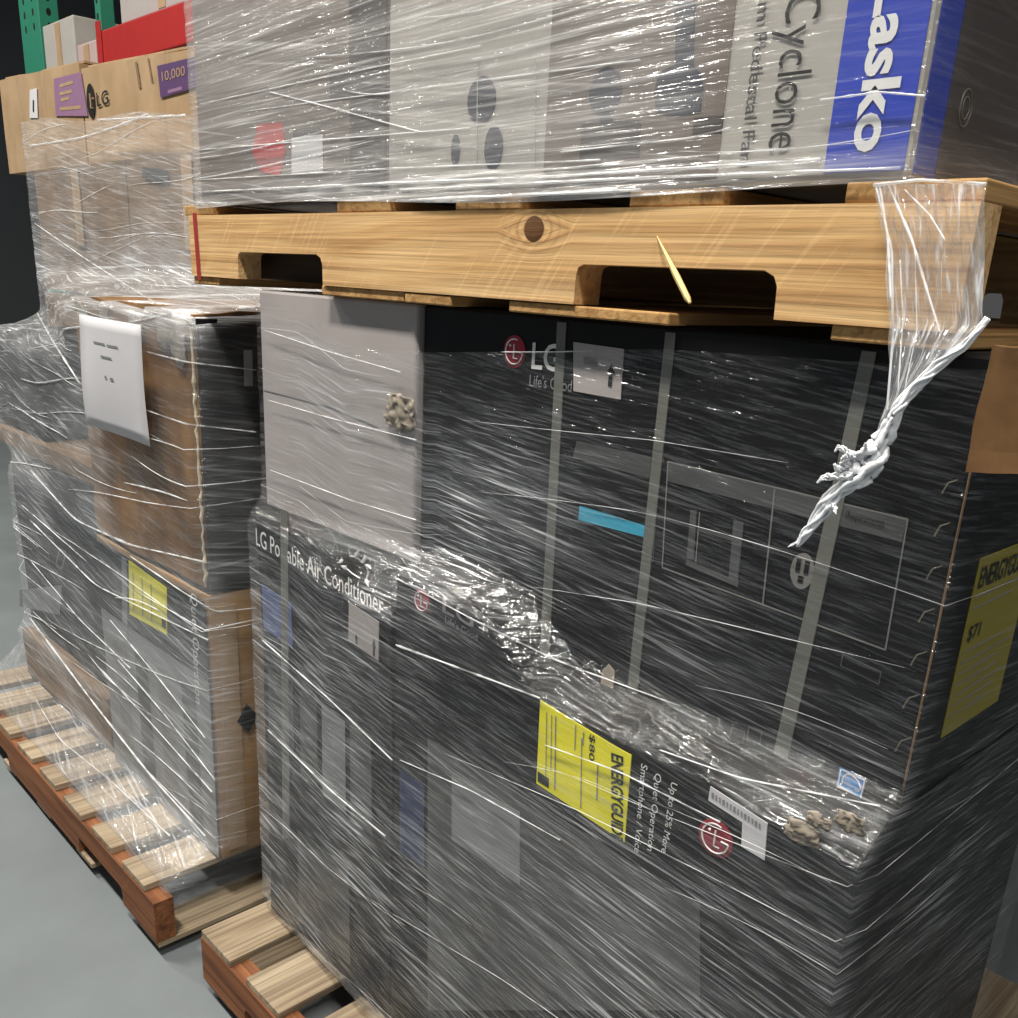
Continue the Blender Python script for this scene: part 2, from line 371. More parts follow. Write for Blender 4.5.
# ------------------------------------------------------------------ pallets
def pallet(name, label, X0, X1, Y0, Y1, Z, top, bottom, ms, md, notches=((0.125, 0.3125), (0.6875, 0.875)), seed=1):
    """Z: underside of the stringers; top / bottom: list of (x0, x1) spans of boards running back along y"""
    rnd = random.Random(seed); Lx = X1 - X0; T = thing(name, label, 'pallet', ((X0 + X1) / 2, (Y0 + Y1) / 2, Z - 0.017))
    for j in range(3):
        yy = Y0 + (Y1 - Y0 - 0.038) * j / 2
        prof = [(0, 0)]
        for a, b in notches:
            r = 0.010
            prof += [(a * Lx, 0), (a * Lx + 0.001, 0.038 - r), (a * Lx + 0.003, 0.035), (a * Lx + r, 0.038), (b * Lx - r - 0.004, 0.0385), (b * Lx - 0.004, 0.034), (b * Lx, 0.026), (b * Lx + 0.001, 0)]
        prof += [(Lx, 0), (Lx, 0.089), (0, 0.089)]
        bm = bmesh.new(); f = [bm.verts.new((X0 + x, yy, Z + z)) for x, z in prof]; g = [bm.verts.new((X0 + x, yy + 0.038, Z + z)) for x, z in prof]
        n = len(prof); bm.faces.new(f); bm.faces.new(g[::-1])
        for k in range(n): bm.faces.new((f[k], g[k], g[(k + 1) % n], f[(k + 1) % n]))
        bmesh.ops.recalc_face_normals(bm, faces=bm.faces[:])
        bmobj('stringer', bm, ms, T)
    for spans, z0, z1, nm in ((top, Z + 0.0892, Z + 0.1045, 'deck_board'), (bottom, Z - 0.0125, Z - 0.0003, 'bottom_board')):
        for a, b in spans:
            e = rnd.uniform(-0.004, 0.004)
            bmobj(nm, box_bm(a, b, Y0 + 0.0005 + abs(e), Y1 - 0.0005 - abs(e), z0, z1 - rnd.uniform(0, 0.0012), 0.0016), md, T)
    return T
def fx(x, y, Y=0.0): return PY(x, y, Y).x
UP = pallet('wooden_pallet', 'pale new wooden pallet with notched stringer carrying the wrapped fan boxes', 0.0, 1.2192, 0.0, 1.016, H,
            [(-0.02, 0.075), (fx(335, 208), fx(388, 208)), (fx(455, 206), fx(521, 206)), (fx(628, 203), fx(722, 202)), (fx(843, 193), 1.2192)],
            [(0.0, 0.085), (fx(320, 292), fx(402, 296)), (fx(404, 296), fx(450, 299)), (fx(507, 305), fx(668, 312)), (fx(828, 335), fx(950, 340))], M['pine'], M['pine_y'])
bmobj('notch_blackout_board', box_bm(0.09, 0.52, 0.062, 0.098, H + 0.0005, H + 0.0885, 0.002), M['notch_shade'], UP)['label'] = 'added dark board standing in for the shade in the left notch'  # unseen board, added to block the bright view through the notch
kc = PY(534, 229, 0.0)
def knot():
    vs, fs = [], []; rings = [(0.0, 0.0012), (0.006, 0.0012), (0.010, 0.0006), (0.0125, 0.0001)]
    vs.append(kc + NF * 0.0012)
    for r, h in rings[1:]:
        vs += [kc + Vector((math.cos(a) * r * 1.15, -h, math.sin(a) * r)) for a in [2 * math.pi * k / 28 for k in range(28)]]
    for k in range(28): fs.append([0, 1 + k, 1 + (k + 1) % 28])
    for j in range(len(rings) - 2):
        for k in range(28): fs.append([1 + j * 28 + k, 1 + (j + 1) * 28 + k, 1 + (j + 1) * 28 + (k + 1) % 28, 1 + j * 28 + (k + 1) % 28])
    o = mesh('knot', vs, fs, M['knot'], UP, True); o['label'] = 'dark round knot in the stringer'
knot()
decal('paint_stripe', [(193, 213), (196.5, 213), (201.5, 280), (198, 280)], 0.0, M['stripe'], UP, 'thin red vertical stripe')
# splinter torn loose over the right notch
sa, sb = PY(657, 236, -0.001), PY(690, 303, -0.035)
mid = (sa + sb) / 2
bm = bmesh.new(); tube(bm, [sa, sa.lerp(sb, 0.3), sa.lerp(sb, 0.6), sa.lerp(sb, 0.93), sb], [0.0004, 0.0018, 0.0031, 0.0029, 0.0012], 5)
so = bmobj('splinter', bm, M['splinter'], UP); so['label'] = 'pale splinter of wood sticking out over the notch'

LP = pallet('wooden_pallet', 'reddish weathered pallet on the floor under the neighbouring load', -1.23, 0.02, -0.155, 0.86, H - 1.205,
            [(-1.23 + k * 0.157, -1.23 + k * 0.157 + 0.105) for k in range(8)], [(-1.23, -1.14), (-0.9, -0.81), (-0.65, -0.56), (-0.4, -0.31), (-0.07, 0.02)], M['redwood'], M['oldwood'], seed=4)
BP = pallet('wooden_pallet', 'wooden pallet on the floor under the black air conditioner boxes', 0.16, 1.379, -0.13, 0.886, H - 1.205,
            [(0.16 + k * 0.1585, 0.16 + k * 0.1585 + 0.105) for k in range(8)], [(0.16, 0.25), (0.46, 0.55), (0.72, 0.81), (0.98, 1.07), (1.289, 1.379)], M['redwood'], M['oldwood'], seed=5)
DECK = H - 1.205 + 0.1045                       # top of the floor pallets

# ------------------------------------------------------------------ shared printed pieces
def emblem(c, r, parent):
    """round red mark with a white line face, then nothing else"""
    d = disc('emblem', c, r, M['red'], parent); d['label'] = 'round red emblem'
    bm = bmesh.new(); y = Vector((0, -0.0016, 0)); rr = r * 0.78
    arc = [c + y + Vector((math.cos(a) * rr, 0, math.sin(a) * rr)) for a in [math.radians(70 + k * 290 / 30) for k in range(31)]]
    tube(bm, arc, r * 0.05, 4)
    tube(bm, [c + y + Vector((r * 0.35, 0, 0)), c + y + Vector((rr, 0, 0))], r * 0.05, 4)
    tube(bm, [c + y + Vector((-r * 0.02, 0, r * 0.45)), c + y + Vector((-r * 0.02, 0, -r * 0.42)), c + y + Vector((r * 0.3, 0, -r * 0.42))], r * 0.05, 4)
    tube(bm, [c + y + Vector((-r * 0.42, 0, r * 0.36)), c + y + Vector((-r * 0.30, 0, r * 0.36))], r * 0.08, 4)
    bmobj('emblem_lines', bm, M['text'], d)
    return d
def up_arrow(a, b, w, Y, parent, lift=0.0012):
    """black arrow from pixel a (foot) to pixel b (tip)"""
    p, q = PY(*a, Y - lift), PY(*b, Y - lift); h = (q - p).length
    pts = [(-0.22, 0), (0.22, 0), (0.22, 0.55), (0.5, 0.55), (0, 1), (-0.5, 0.55), (-0.22, 0.55)]
    return slab('arrow', [p + Vector((u * w, 0, v * h)) for u, v in pts], NF, 0.0004, M['ink'], parent)
def outline(name, quad, w, Y, mat, parent, lift=0.0):
    return line_decal(name, list(quad) + [quad[0]], w, Y, mat, parent, lift)

# ------------------------------------------------------------------ lower load on the right: four boxes
YW = 0.018; XW0, XW1 = PY(262.5, 400, YW).x, PY(415, 430, YW).x
FR = 0.026                                      # front plane of the upper black box
UB = thing('appliance_box', 'large black air conditioner box with grey straps and window diagram, under the upper pallet', 'box', (0.925, 0.2, H - 0.397))
bmobj('body', box_bm(XW1 + 0.003, 1.241, FR, 0.46, H - 0.396, H - 0.0135, 0.004), M['black'], UB)
for a, b, w in (((563, 316), (545, 655), 9), ((673, 316), (632, 700), 10), ((871, 345), (781, 757), 15)):
    p = [PY(a[0] - w / 2, a[1], FR), PY(b[0] - w / 2, b[1], FR), PY(b[0] + w / 2, b[1], FR), PY(a[0] + w / 2, a[1], FR)]
    p[0].z = p[3].z = H - 0.0195; p[1].z = p[2].z = H - 0.394
    s = slab('strap', p, NF, 0.0012, M['strap'], UB); s['label'] = 'grey plastic packing strap'
emblem(PY(515, 351.5, FR), 0.0175, UB)
ftext('lettering', 'LG', (532, 369), (560, 372), 27, FR, M['text'], UB, 0.012)
ftext('lettering', "Life's Good", (530, 386), (572, 392), 12, FR, M['greyink'], UB)
lb = decal('shipping_label', [(574, 391), (621, 399.5), (624.5, 349), (574, 342)], FR, M['whitecard'], UB, 'white label with a black arrow')
up_arrow((610, 386), (611.5, 364), 0.011, FR, lb)
for k in range(5):
    line_decal('small_print', [(584, 357 + k * 1.9), (598, 359.5 + k * 1.9)], 0.0006, FR, M['greyink'], lb, 0.001)
Wd = [(668.3, 461.6), (908, 519.4), (885.6, 650), (662.5, 567.5)]
outline('diagram_frame', Wd, 0.0013, FR, M['line'], UB)
line_decal('diagram_frame', [(660, 459), (653, 562)], 0.0012, FR, M['dimgrey'], UB)
decal('diagram_header', [(667, 481), (902, 542), (907, 520), (668.3, 462)], FR, M['dimgrey'], UB, th=0.0004)
decal('diagram_header', [(577, 441), (573, 458), (650, 478), (652, 457)], FR, M['dimgrey'], UB, th=0.0004)
line_decal('diagram_divider', [(775, 489), (763, 604)], 0.0014, FR, M['line'], UB)
for q in ([(691, 510), (697, 510.5), (694, 559), (687, 558)], [(734, 520), (744, 523), (738, 582), (729, 578)], [(687, 560), (739, 582), (738, 587), (686, 565)], [(699, 528), (733, 538), (732, 540.5), (698.5, 530.5)]):
    decal('window_diagram', q, FR, M['dimgrey'], UB, th=0.0006)
line_decal('window_diagram', [(700, 512), (696, 562)], 0.001, FR, M['line'], UB)
pc = PY(802.5, 571, FR)
disc('socket_icon', pc, 0.0115, M['line'], UB, rz=0.0165)
for dx, dz, w, h in ((-0.0042, 0.0045, 0.0022, 0.006), (0.0042, 0.0045, 0.0022, 0.006), (0, -0.0075, 0.0026, 0.003)):
    c = pc + Vector((dx, -0.001, dz)); slab('socket_slot', [c + Vector((-w, 0, -h)), c + Vector((w, 0, -h)), c + Vector((w, 0, h)), c + Vector((-w, 0, h))], NF, 0.0004, M['black'], UB)
ftext('lettering', '(Requirements)', (846, 519), (884, 529), 9, FR, M['black'], UB, 0.01, 0.002)
outline('icon_outline', [(843, 654), (881, 672), (879, 684), (841, 666)], 0.0008, FR, M['dimgrey'], UB)
for xx in (732, 749):
    outline('icon_outline', [(xx, 727), (xx + 13, 732), (xx + 11, 744), (xx - 2, 739)], 0.0009, FR, M['dimgrey'], UB)
es = decal('energy_mark', [(836, 790), (860, 805.5), (866, 779), (840, 767)], FR, M['bluelab'], UB, 'small blue label with white arc and lettering')
outline('mark_border', [(837.5, 789), (859.5, 803), (865, 780), (841, 769)], 0.0009, FR, M['text'], es, 0.001)
line_decal('mark_arc', [(842, 784), (843.5, 776.5), (848, 773.5), (854, 776), (859, 782), (861, 789)], 0.0009, FR, M['text'], es, 0.001)
ftext('mark_lettering', 'energy', (844, 784), (860, 793), 4, FR, M['text'], es)
decal('mark_band', [(838.5, 788.5), (859.5, 801.5), (860.5, 797.5), (839.3, 784.8)], FR, M['text'], es, None, 0.0003, 0.0009)
tp = decal('tape', [(579, 520), (645, 537), (647, 526), (580, 506)], FR, M['cyan'], UB, 'strip of cyan tape')
tg = decal('tag', [(601, 690), (613, 695), (615, 671), (609, 664), (603, 670)], FR, M['scrap'], UB, 'small beige paper tag', 0.0012)
for k in range(7):                              # staples down the corner seam
    t = k / 6; x = 944 + (897 - 944) * t; y = 484 + (742 - 484) * t
    a, b, c = PY(x - 2, y + 9, FR - 0.002), PY(x + 4, y - 1, FR - 0.004), PY(x + 13, y - 4, FR - 0.002)
    bm = bmesh.new(); tube(bm, [a + Vector((0, 0.003, 0)), a, b, c, c + Vector((0, 0.003, 0))], 0.0007, 5); bmobj('staple', bm, M['metal'], UB)
# raw board edge down the corner
e0, e1 = H - 0.392, H - 0.025
bm = bmesh.new(); tube(bm, [Vector((1.2405, FR + 0.0005, e0 + (e1 - e0) * k / 12)) + Vector((noise.noise(Vector((k, 0, 3))) * 0.0008, 0, 0)) for k in range(13)], 0.0011, 5)
eo = bmobj('corner_edge', bm, M['brown'], UB, True); eo['label'] = 'worn cardboard edge showing at the corner'
# yellow rating label on the right-hand end of the box
def side_quad(px, X): return [PX(x, y, X) for x, y in px]
xe = 1.241
_c = PX(940, 738, xe); y0_, z0_, z1_ = _c.y, _c.z, PX(971, 562, xe).z
el = slab('rating_label', [(xe, y0_, z0_), (xe, y0_ + 0.13, z0_), (xe, y0_ + 0.13, z1_), (xe, y0_, z1_)], NR, 0.0008, M['yellow_shaded'], UB, 'yellow energy rating label on the box end')
YV = Vector((0, 1, 0))
text('lettering', 'ENERGYGUIDE', Vector((xe + 0.0004, y0_ + 0.006, z1_ - 0.028)), YV, UZ, 0.115, 0.020, M['ink'], el, 0.0014, 0.02)
text('lettering', '$71', Vector((xe + 0.0004, y0_ + 0.008, z1_ - 0.078)), YV, UZ, 0.026, 0.016, M['ink'], el, 0.0014, 0.01)
for k in range(12):
    zz = z1_ - 0.036 - k * 0.0102
    if 0.052 < z1_ - zz < 0.082: continue
    w = 0.12 if k % 3 == 0 else 0.09
    slab('print_line', [(xe + 0.0009, y0_ + 0.006, zz), (xe + 0.0009, y0_ + 0.006 + w, zz), (xe + 0.0009, y0_ + 0.006 + w, zz + 0.0014), (xe + 0.0009, y0_ + 0.006, zz + 0.0014)], NR, 0.0003, M['greyink'], el)
# torn brown corner of board beside the box end
def torn(c): return c + Vector((noise.noise(c * 30) * 0.004, noise.noise(c * 22 + Vector((3, 1, 2))) * 0.005, noise.noise(c * 26 + Vector((1, 5, 2))) * 0.004))
fl = bmobj('torn_flap', box_bm(1.254, 1.30, -0.022, 0.014, H - 0.090, H - 0.004, 0, 5, 0.003, 3, torn), M['brown_worn'], UB); fl['label'] = 'torn brown cardboard flap at the corner'

WB = thing('carton', 'plain white carton with torn seam wedged under the pallet beside the black box', 'box', (0.41, 0.2, H - 0.344))
bmobj('body', box_bm(XW0, XW1, YW, 0.44, H - 0.343, H - 0.0135, 0.004), M['whitecard'], WB)
line_decal('crease', [(264, 390), (330, 407), (378, 427)], 0.0016, YW, M['greyprint'], WB)
def crumple(name, c, w, h, d, mat, parent, label, seed, n=14):
    """crumpled scrap of sheet, w x h metres, standing about d off the surface"""
    vs, fs = [], []
    for j in range(n + 1):
        for i in range(n + 1):
            u, v = i / n - 0.5, j / n - 0.5; q = Vector((u * 3, v * 3, seed))
            rim = 1 + 0.35 * noise.noise(Vector((math.atan2(v, u) * 1.3, seed, 2)))
            vs.append(c + Vector((u * w * rim + noise.noise(q * 2) * w * 0.07, -d * (0.55 - u * u - v * v) - abs(noise.noise(q * 1.7)) * d, v * h * rim * (1 - 0.5 * abs(u)) + noise.noise(q * 2 + Vector((5, 1, 0))) * h * 0.08)))
    for j in range(n):
        for i in range(n): a = j * (n + 1) + i; fs.append([a, a + 1, a + n + 2, a + n + 1])
    o = mesh(name, vs, fs, mat, parent, True); m_ = o.modifiers.new('thick', 'SOLIDIFY'); m_.thickness = 0.0008; o['label'] = label
    return o
crumple('torn_paper', PY(402, 413, YW - 0.003), 0.058, 0.050, 0.010, M['scrap'], WB, 'wad of torn beige paper on the seam', 4)

AB = thing('appliance_box', 'charcoal portable air conditioner box with white lettering, on the floor pallet', 'box', (0.37, 0.2, DECK))
ZA = H - 0.347
bmobj('body', box_bm(0.188, 0.549, -0.004, 0.42, DECK + 0.006, ZA, 0.006, 6, 0.004, 2), M['black2'], AB)
YA = -0.010
ftext('lettering', 'LG Portable Air Conditioner', (257, 545), (384, 615), 17, YA, M['text'], AB, 0.004)
s = decal('strap', [(281, 508), (283, 838), (290, 838), (288, 511)], YA, M['strap'], AB, 'grey plastic packing strap', 0.001); 
decal('photo_print', [(262, 584), (264, 628), (293, 648), (291, 603)], YA, paper('blue_grey_print', srgb(84, 96, 138), 0.3, 0.5, 40), AB, 'bluish printed picture')
lb = decal('shipping_label', [(349, 640), (379, 661), (379.5, 622), (349.5, 602)], YA, M['whitecard'], AB, 'white label with a black arrow', 0.001)
up_arrow((374, 656), (374.5, 639), 0.008, YA, lb, 0.0014); up_arrow((356.5, 644), (357, 634), 0.006, YA, lb, 0.0014)
for q, mt in (([(300, 690), (301, 775), (318, 788), (317, 702)], 'dimgrey'), ([(322, 705), (323, 795), (346, 812), (345, 722)], 'greyprint'), ([(350, 725), (351, 818), (372, 834), (371, 742)], 'dimgrey'),
              ([(268, 668), (269, 740), (294, 757), (293, 686)], 'dimgrey'), ([(298, 830), (299, 920), (350, 965), (349, 868)], 'dimgrey')):
    decal('picture_panel', q, YA, M[mt], AB, th=0.0005)
line_decal('print_line', [(268, 730), (386, 838)], 0.005, YA, M['line'], AB, 0.001)
hp = [(344, 561), (350, 556), (357, 557), (362, 562), (367, 565), (368, 574), (365, 583), (360, 578), (353, 574), (346, 568)]
hl = decal('torn_hole', hp, YA, M['dark'], AB, 'ragged black hole torn through the lid', 0.0012)
bm = bmesh.new()
for a, b in (((342, 560), (339, 563)), ((366, 565), (371, 569)), ((366, 580), (368, 586)), ((363, 562), (366, 556)), ((356, 556), (358, 551)), ((346, 569), (341, 566))):
    pa, pb = PY(*a, YA - 0.002), PY(*b, YA - 0.008); tube(bm, [pa, pa.lerp(pb, 0.5) + Vector((0.001, 0, 0.001)), pb], [0.0022, 0.0026, 0.0006], 5)
for i in range(len(hp)):
    pa, pb = PY(*hp[i], YA - 0.0015), PY(*hp[(i + 1) % len(hp)], YA - 0.0015)
    if i % 3: tube(bm, [pa, pb], 0.0009, 4)
bmobj('torn_edge', bm, M['text'], hl)

YL = -0.038
ZL = H - 0.400
LBX = thing('appliance_box', 'crushed black air conditioner box with bright yellow rating label, bottom of the stack', 'box', (0.9, 0.2, DECK))
edge_px = [(396, 573), (430, 588), (470, 611), (500, 640), (520, 672), (540, 697), (600, 724), (625, 746), (640, 741), (690, 764), (740, 795), (790, 829), (880, 882)]
edge = [PY(x, y, YL) for x, y in edge_px]
def top_z(x):
    if x <= edge[0].x: return edge[0].z
    for a, b in zip(edge[:-1], edge[1:]):
        if x <= b.x: return a.z + (b.z - a.z) * (x - a.x) / max(1e-6, b.x - a.x)
    return edge[-1].z
XL0, XL1 = PY(395.5, 700, YL).x, 1.241
def crush(c):
    # the lid sags towards its front edge
    if c.z > ZL - 0.12:
        dz = min(top_z(c.x), ZL + 0.062) - ZL
        k = max(0.0, min(1.0, (c.z - (ZL - 0.12)) / 0.12)); q = 0.02 if dz > 0 else 0.0
        f = max(0.0, min(1.0, 1 - (c.y - YL - q) / (0.042 - q)))
        c.z += dz * k * f
    return c
def grid_box(x0, x1, y0, y1, z0, z1, nx, ys, zs, warp):
    """closed box of grid faces with chosen y and z divisions"""
    bm = bmesh.new(); xs = [x0 + (x1 - x0) * i / nx for i in range(nx + 1)]; cache = {}
    def V(i, j, k):
        key = (i, j, k)
        if key not in cache: cache[key] = bm.verts.new(warp(Vector((xs[i], ys[j], zs[k]))))
        return cache[key]
    ny, nz = len(ys) - 1, len(zs) - 1
    for i in range(nx):
        for k in range(nz):
            bm.faces.new((V(i, 0, k), V(i + 1, 0, k), V(i + 1, 0, k + 1), V(i, 0, k + 1)))
            bm.faces.new((V(i, ny, k), V(i, ny, k + 1), V(i + 1, ny, k + 1), V(i + 1, ny, k)))
        for j in range(ny):
            bm.faces.new((V(i, j, nz), V(i + 1, j, nz), V(i + 1, j + 1, nz), V(i, j + 1, nz)))
            bm.faces.new((V(i, j, 0), V(i, j + 1, 0), V(i + 1, j + 1, 0), V(i + 1, j, 0)))
    for j in range(ny):
        for k in range(nz):
            bm.faces.new((V(0, j, k), V(0, j, k + 1), V(0, j + 1, k + 1), V(0, j + 1, k)))
            bm.faces.new((V(nx, j, k), V(nx, j + 1, k), V(nx, j + 1, k + 1), V(nx, j, k + 1)))
    return bm
bmobj('body', grid_box(XL0, XL1, YL, 0.42, DECK, ZL, 60, [YL, YL + 0.012, YL + 0.025, YL + 0.042, 0.2, 0.42], [DECK, DECK + 0.2, ZL - 0.12, ZL - 0.08, ZL - 0.04, ZL - 0.015, ZL], crush), M['black'], LBX)
emblem(PY(422, 601, YL), 0.0155, LBX)
ftext('lettering', 'LG', (443, 612), (474, 628), 18, YL, M['greyink'], LBX, 0.01)
ftext('lettering', "Life's Good", (446, 622), (478, 641), 7, YL, M['greyink'], LBX)
# the big rating label, printed a quarter turn clockwise
EG = [(537, 783), (625, 842), (632, 755), (612, 744), (541, 700)]
eg = decal('rating_label', EG, YL, M['yellow'], LBX, 'bright yellow energy rating label', 0.001)
def inside(px, mt, th=0.0004): return decal('print_block', px, YL, M[mt], eg, None, th, 0.0011)
inside([(538, 771), (549, 778.5), (549, 788), (538, 781)][::1], 'ink')
vtext('lettering', 'ENERGYGUIDE', (612, 752), (612, 838), 12, YL, M['ink'], eg, 0.03, 0.0016)
vtext('lettering', '$80', (590, 733), (589, 759), 6, YL, M['ink'], eg, 0.01, 0.0016)
for x, a, b, w in ((547, 712, 775, 0.0007), (552, 715, 770, 0.0007), (556, 716, 790, 0.0012), (576, 725, 750, 0.0009), (582, 738, 808, 0.0009), (598, 765, 800, 0.0012), (584, 732, 745, 0.0012)):
    line_decal('print_line', [(x, a), (x - 1, b)], w, YL, M['greyink'], eg, 0.0012)
vtext('lettering', 'Smartphone / Voice', (640, 762), (633, 850), 8, YL, M['text'], LBX, 0.0)
vtext('lettering', 'Quiet Operation', (654, 771), (646, 848), 8, YL, M['text'], LBX, 0.0)
vtext('lettering', 'Up to 25% More', (670, 780), (660, 850), 8, YL, M['text'], LBX, 0.0)
wl = decal('barcode_label', [(709, 800), (743, 822), (742, 846), (765, 860), (768, 823), (711, 786)], YL, M['white'], LBX, 'white bar code label', 0.001)
for k in range(14):
    line_decal('bar', [(713 + k * 3.6, 792.5 + k * 2.35), (713 + k * 3.6, 798 + k * 2.35)], 0.0014 if k % 3 else 0.0024, YL, M['greyink'], wl, 0.0012)
emblem(PY(716, 838, YL), 0.019, LBX)
decal('grey_panel', [(428, 738), (428, 1010), (700, 1010), (700, 905), (560, 818)], YL, M['dimgrey'], LBX, 'dim grey lower half of the print', 0.0005)
decal('picture_panel', [(452, 775), (452, 840), (520, 885), (520, 812)], YL, M['greyprint'], LBX, None, 0.0005, 0.0006)
decal('picture_panel', [(400, 770), (400, 850), (424, 868), (424, 786)], YL, paper('navy_print', srgb(42, 52, 84), 0.3, 0.5, 50), LBX, 'dark blue printed picture', 0.0005)
# scraps of torn brown card at the right end of the lid
for k, (px, w, h) in enumerate((((803, 832), 0.034, 0.022), ((851, 822), 0.026, 0.020), ((820, 820), 0.022, 0.014))):
    crumple('torn_scrap', PY(px[0], px[1], -0.040), w, h, 0.006, M['scrap'], LBX, 'scrap of torn beige card on the crushed lid', k * 3 + 1, 10)

# ------------------------------------------------------------------ fan boxes on the upper pallet
ZF = H + 0.1055; YF = 0.004; HF = 0.56
xs_ = PY(387, 150, YF).x
FB1 = thing('fan_box', 'dim grey fan box with red and white print, left end of the upper pallet', 'box', (0.28, 0.3, ZF), 'fan boxes on the upper pallet')
bmobj('body', box_bm(0.036, xs_ - 0.001, YF, 0.9, ZF, ZF + HF, 0.005), M['fanmid'], FB1)
def vstrip(name, xa, xb, mt, par, lift=0.0, z0=ZF + 0.006, z1=ZF + HF - 0.006, Y=YF, label=None):
    return slab(name, [(xa, Y - lift, z0), (xb, Y - lift, z0), (xb, Y - lift, z1), (xa, Y - lift, z1)], NF, 0.0005, M[mt], par, label)
vstrip('print_panel', PY(350, 150, YF).x, PY(386, 150, YF).x, 'fandark', FB1)
pr = decal('print_block', [(252, 152), (262, 172), (280, 176), (286, 150), (282, 122), (258, 124)], YF, M['fanred'], FB1, 'red printed shape', 0.0005)
decal('print_block', [(292, 174), (323, 172), (323, 134), (292, 138)], YF, M['white'], FB1, 'pale printed square', 0.0005)
decal('print_block', [(293, 137), (323, 133), (322, 126), (293, 130)], YF, M['fandark'], FB1, None, 0.0005)
decal('print_block', [(330, 100), (384, 96), (384, 66), (330, 72)], YF, M['fandark'], FB1, None, 0.0004)
FB2 = thing('fan_box', 'pale grey and blue fan box with upright lettering, right end of the upper pallet', 'box', (0.84, 0.3, ZF), 'fan boxes on the upper pallet')
XB = 1.161
bmobj('body', box_bm(xs_ + 0.001, XB, YF, 0.9, ZF, ZF + HF, 0.005), M['fanbox'], FB2)
vstrip('print_panel', PY(545, 150, YF).x, PY(720, 150, YF).x, 'fanmid', FB2)
vstrip('blue_band', PY(824, 172, YF).x, XB - 0.004, 'blue', FB2, label='blue printed band')
# side of the box: blue then dark
slab('blue_side', [(XB, 0.010, ZF + 0.004), (XB, 0.045, ZF + 0.004), (XB, 0.045, ZF + HF - 0.004), (XB, 0.010, ZF + HF - 0.004)], NR, 0.0006, M['blue'], FB2)
slab('dark_side', [(XB, 0.046, ZF + 0.004), (XB, 0.895, ZF + 0.004), (XB, 0.895, ZF + HF - 0.004), (XB, 0.046, ZF + HF - 0.004)], NR, 0.0006, M['fandark'], FB2)
sm = PX(964, 108, XB); bm = bmesh.new()
for rr in (0.010, 0.006):
    tube(bm, [sm + Vector((0.0014, math.cos(a) * rr * 1.0, math.sin(a) * rr * 1.3)) for a in [2 * math.pi * k / 24 for k in range(25)]], 0.0006, 4)
bmobj('side_emblem', bm, M['line'], FB2)
def vt(body, xl, ytop_m, ybot_px, wpx, mat, bold=0.0):
    """turned lettering whose reading starts above the frame: xl left px at ybot_px, ytop_m start height in metres over the pallet"""
    q = PY(xl, ybot_px, YF); p = Vector((q.x, q.y, ZF + ytop_m)); h = PY(xl + wpx, ybot_px, YF).x - q.x
    return text('lettering', body, p, Vector((0, 0, -1)), Vector((1, 0, 0)), p.z - q.z, h, M[mat], FB2, 0.0014, bold)
# z of visible letters: last letter foot pixels measured on the print
vt('Lasko', 852, 0.132, 153, 38, 'text', 0.03)
vt('Cyclone', 758, 0.135, 152, 44, 'ink', -0.006)
vt('Room Pedestal Fan', 740, 0.165, 164, 12, 'dimgrey', 0.0)
for cx, cyy, rx, rz in ((482, 100, 0.022, 0.022), (494, 148, 0.014, 0.021), (456, 150, 0.007, 0.015), (606, 92, 0.020, 0.020), (607, 118, 0.008, 0.006)):
    disc('fan_picture', PY(cx, cyy, YF), rx, M['fanpic'], FB2, rz=rz, th=0.0011)
for x in (478, 536):
    line_decal('picture_frame', [(x, 60), (x - 1, 166)], 0.0012, YF, M['fanbox'], FB2, 0.001)
dome = [(657, 112), (655, 95), (658, 78), (664, 70), (676, 65), (676, 0), (696, 0), (694, 65), (702, 74), (704, 90), (701, 112), (680, 116)]
decal('fan_picture', dome, YF, M['fanpic'], FB2, 'grey printed picture of a fan base', 0.0012)
decal('print_panel', [(693, 134), (722, 133), (724, 116), (695, 118)], YF, M['fandark'], FB2, None, 0.0009)
decal('print_panel', [(580, 160), (640, 157), (642, 120), (582, 124)], YF, M['fandark'], FB2, None, 0.0009)

# ------------------------------------------------------------------ neighbouring load on the left
ZB = H - 0.548
NB = thing('appliance_box', 'grey and black air conditioner box with yellow rating label and brown end, on reddish pallet', 'box', (-0.27, 0.2, DECK))
bmobj('body', box_bm(-0.526, -0.004, 0.0, 0.4, DECK + 0.006, ZB, 0.006, 5, 0.004, 5), M['tan'], NB)
YN = -0.006
nq = lambda px, mt, nm='print_panel', lab=None, lift=0.0, th=0.0008: decal(nm, px, YN, M[mt], NB, lab, th, lift)
def xz(nm, xa, xb, za, zb, mt, lift=0.0, lab=None, th=0.0008):
    return slab(nm, [(xa, YN - lift, za), (xb, YN - lift, za), (xb, YN - lift, zb), (xa, YN - lift, zb)], NF, th, M[mt], NB, lab)
xz('print_panel', -0.522, -0.010, DECK + 0.006, ZB - 0.168, 'greyprint', 0, 'pale grey lower part of the print')
xz('print_panel', -0.522, -0.010, ZB - 0.166, ZB - 0.008, 'black2', 0, 'black upper band of the print')
nl = nq([(130, 614), (167.5, 635), (167, 588), (129, 560)], 'yellow', 'rating_label', 'yellow energy rating label', 0.001)
for k in range(3): line_decal('print_line', [(133 + k * 9, 572 + k * 6), (134 + k * 9, 610 + k * 5.5)], 0.002, YN, M['greyink'], nl, 0.0025)
decal('print_block', [(162, 626), (166, 629), (166, 621), (162, 618.5)], YN, M['ink'], nl, None, 0.0004, 0.002)
vtext('lettering', 'Quiet Operation', (189, 590), (194, 700), 8, YN, M['text'], NB)
nq([(122, 556), (123, 640), (128, 643), (127, 560)], 'greyprint', 'print_line', None, 0.001)
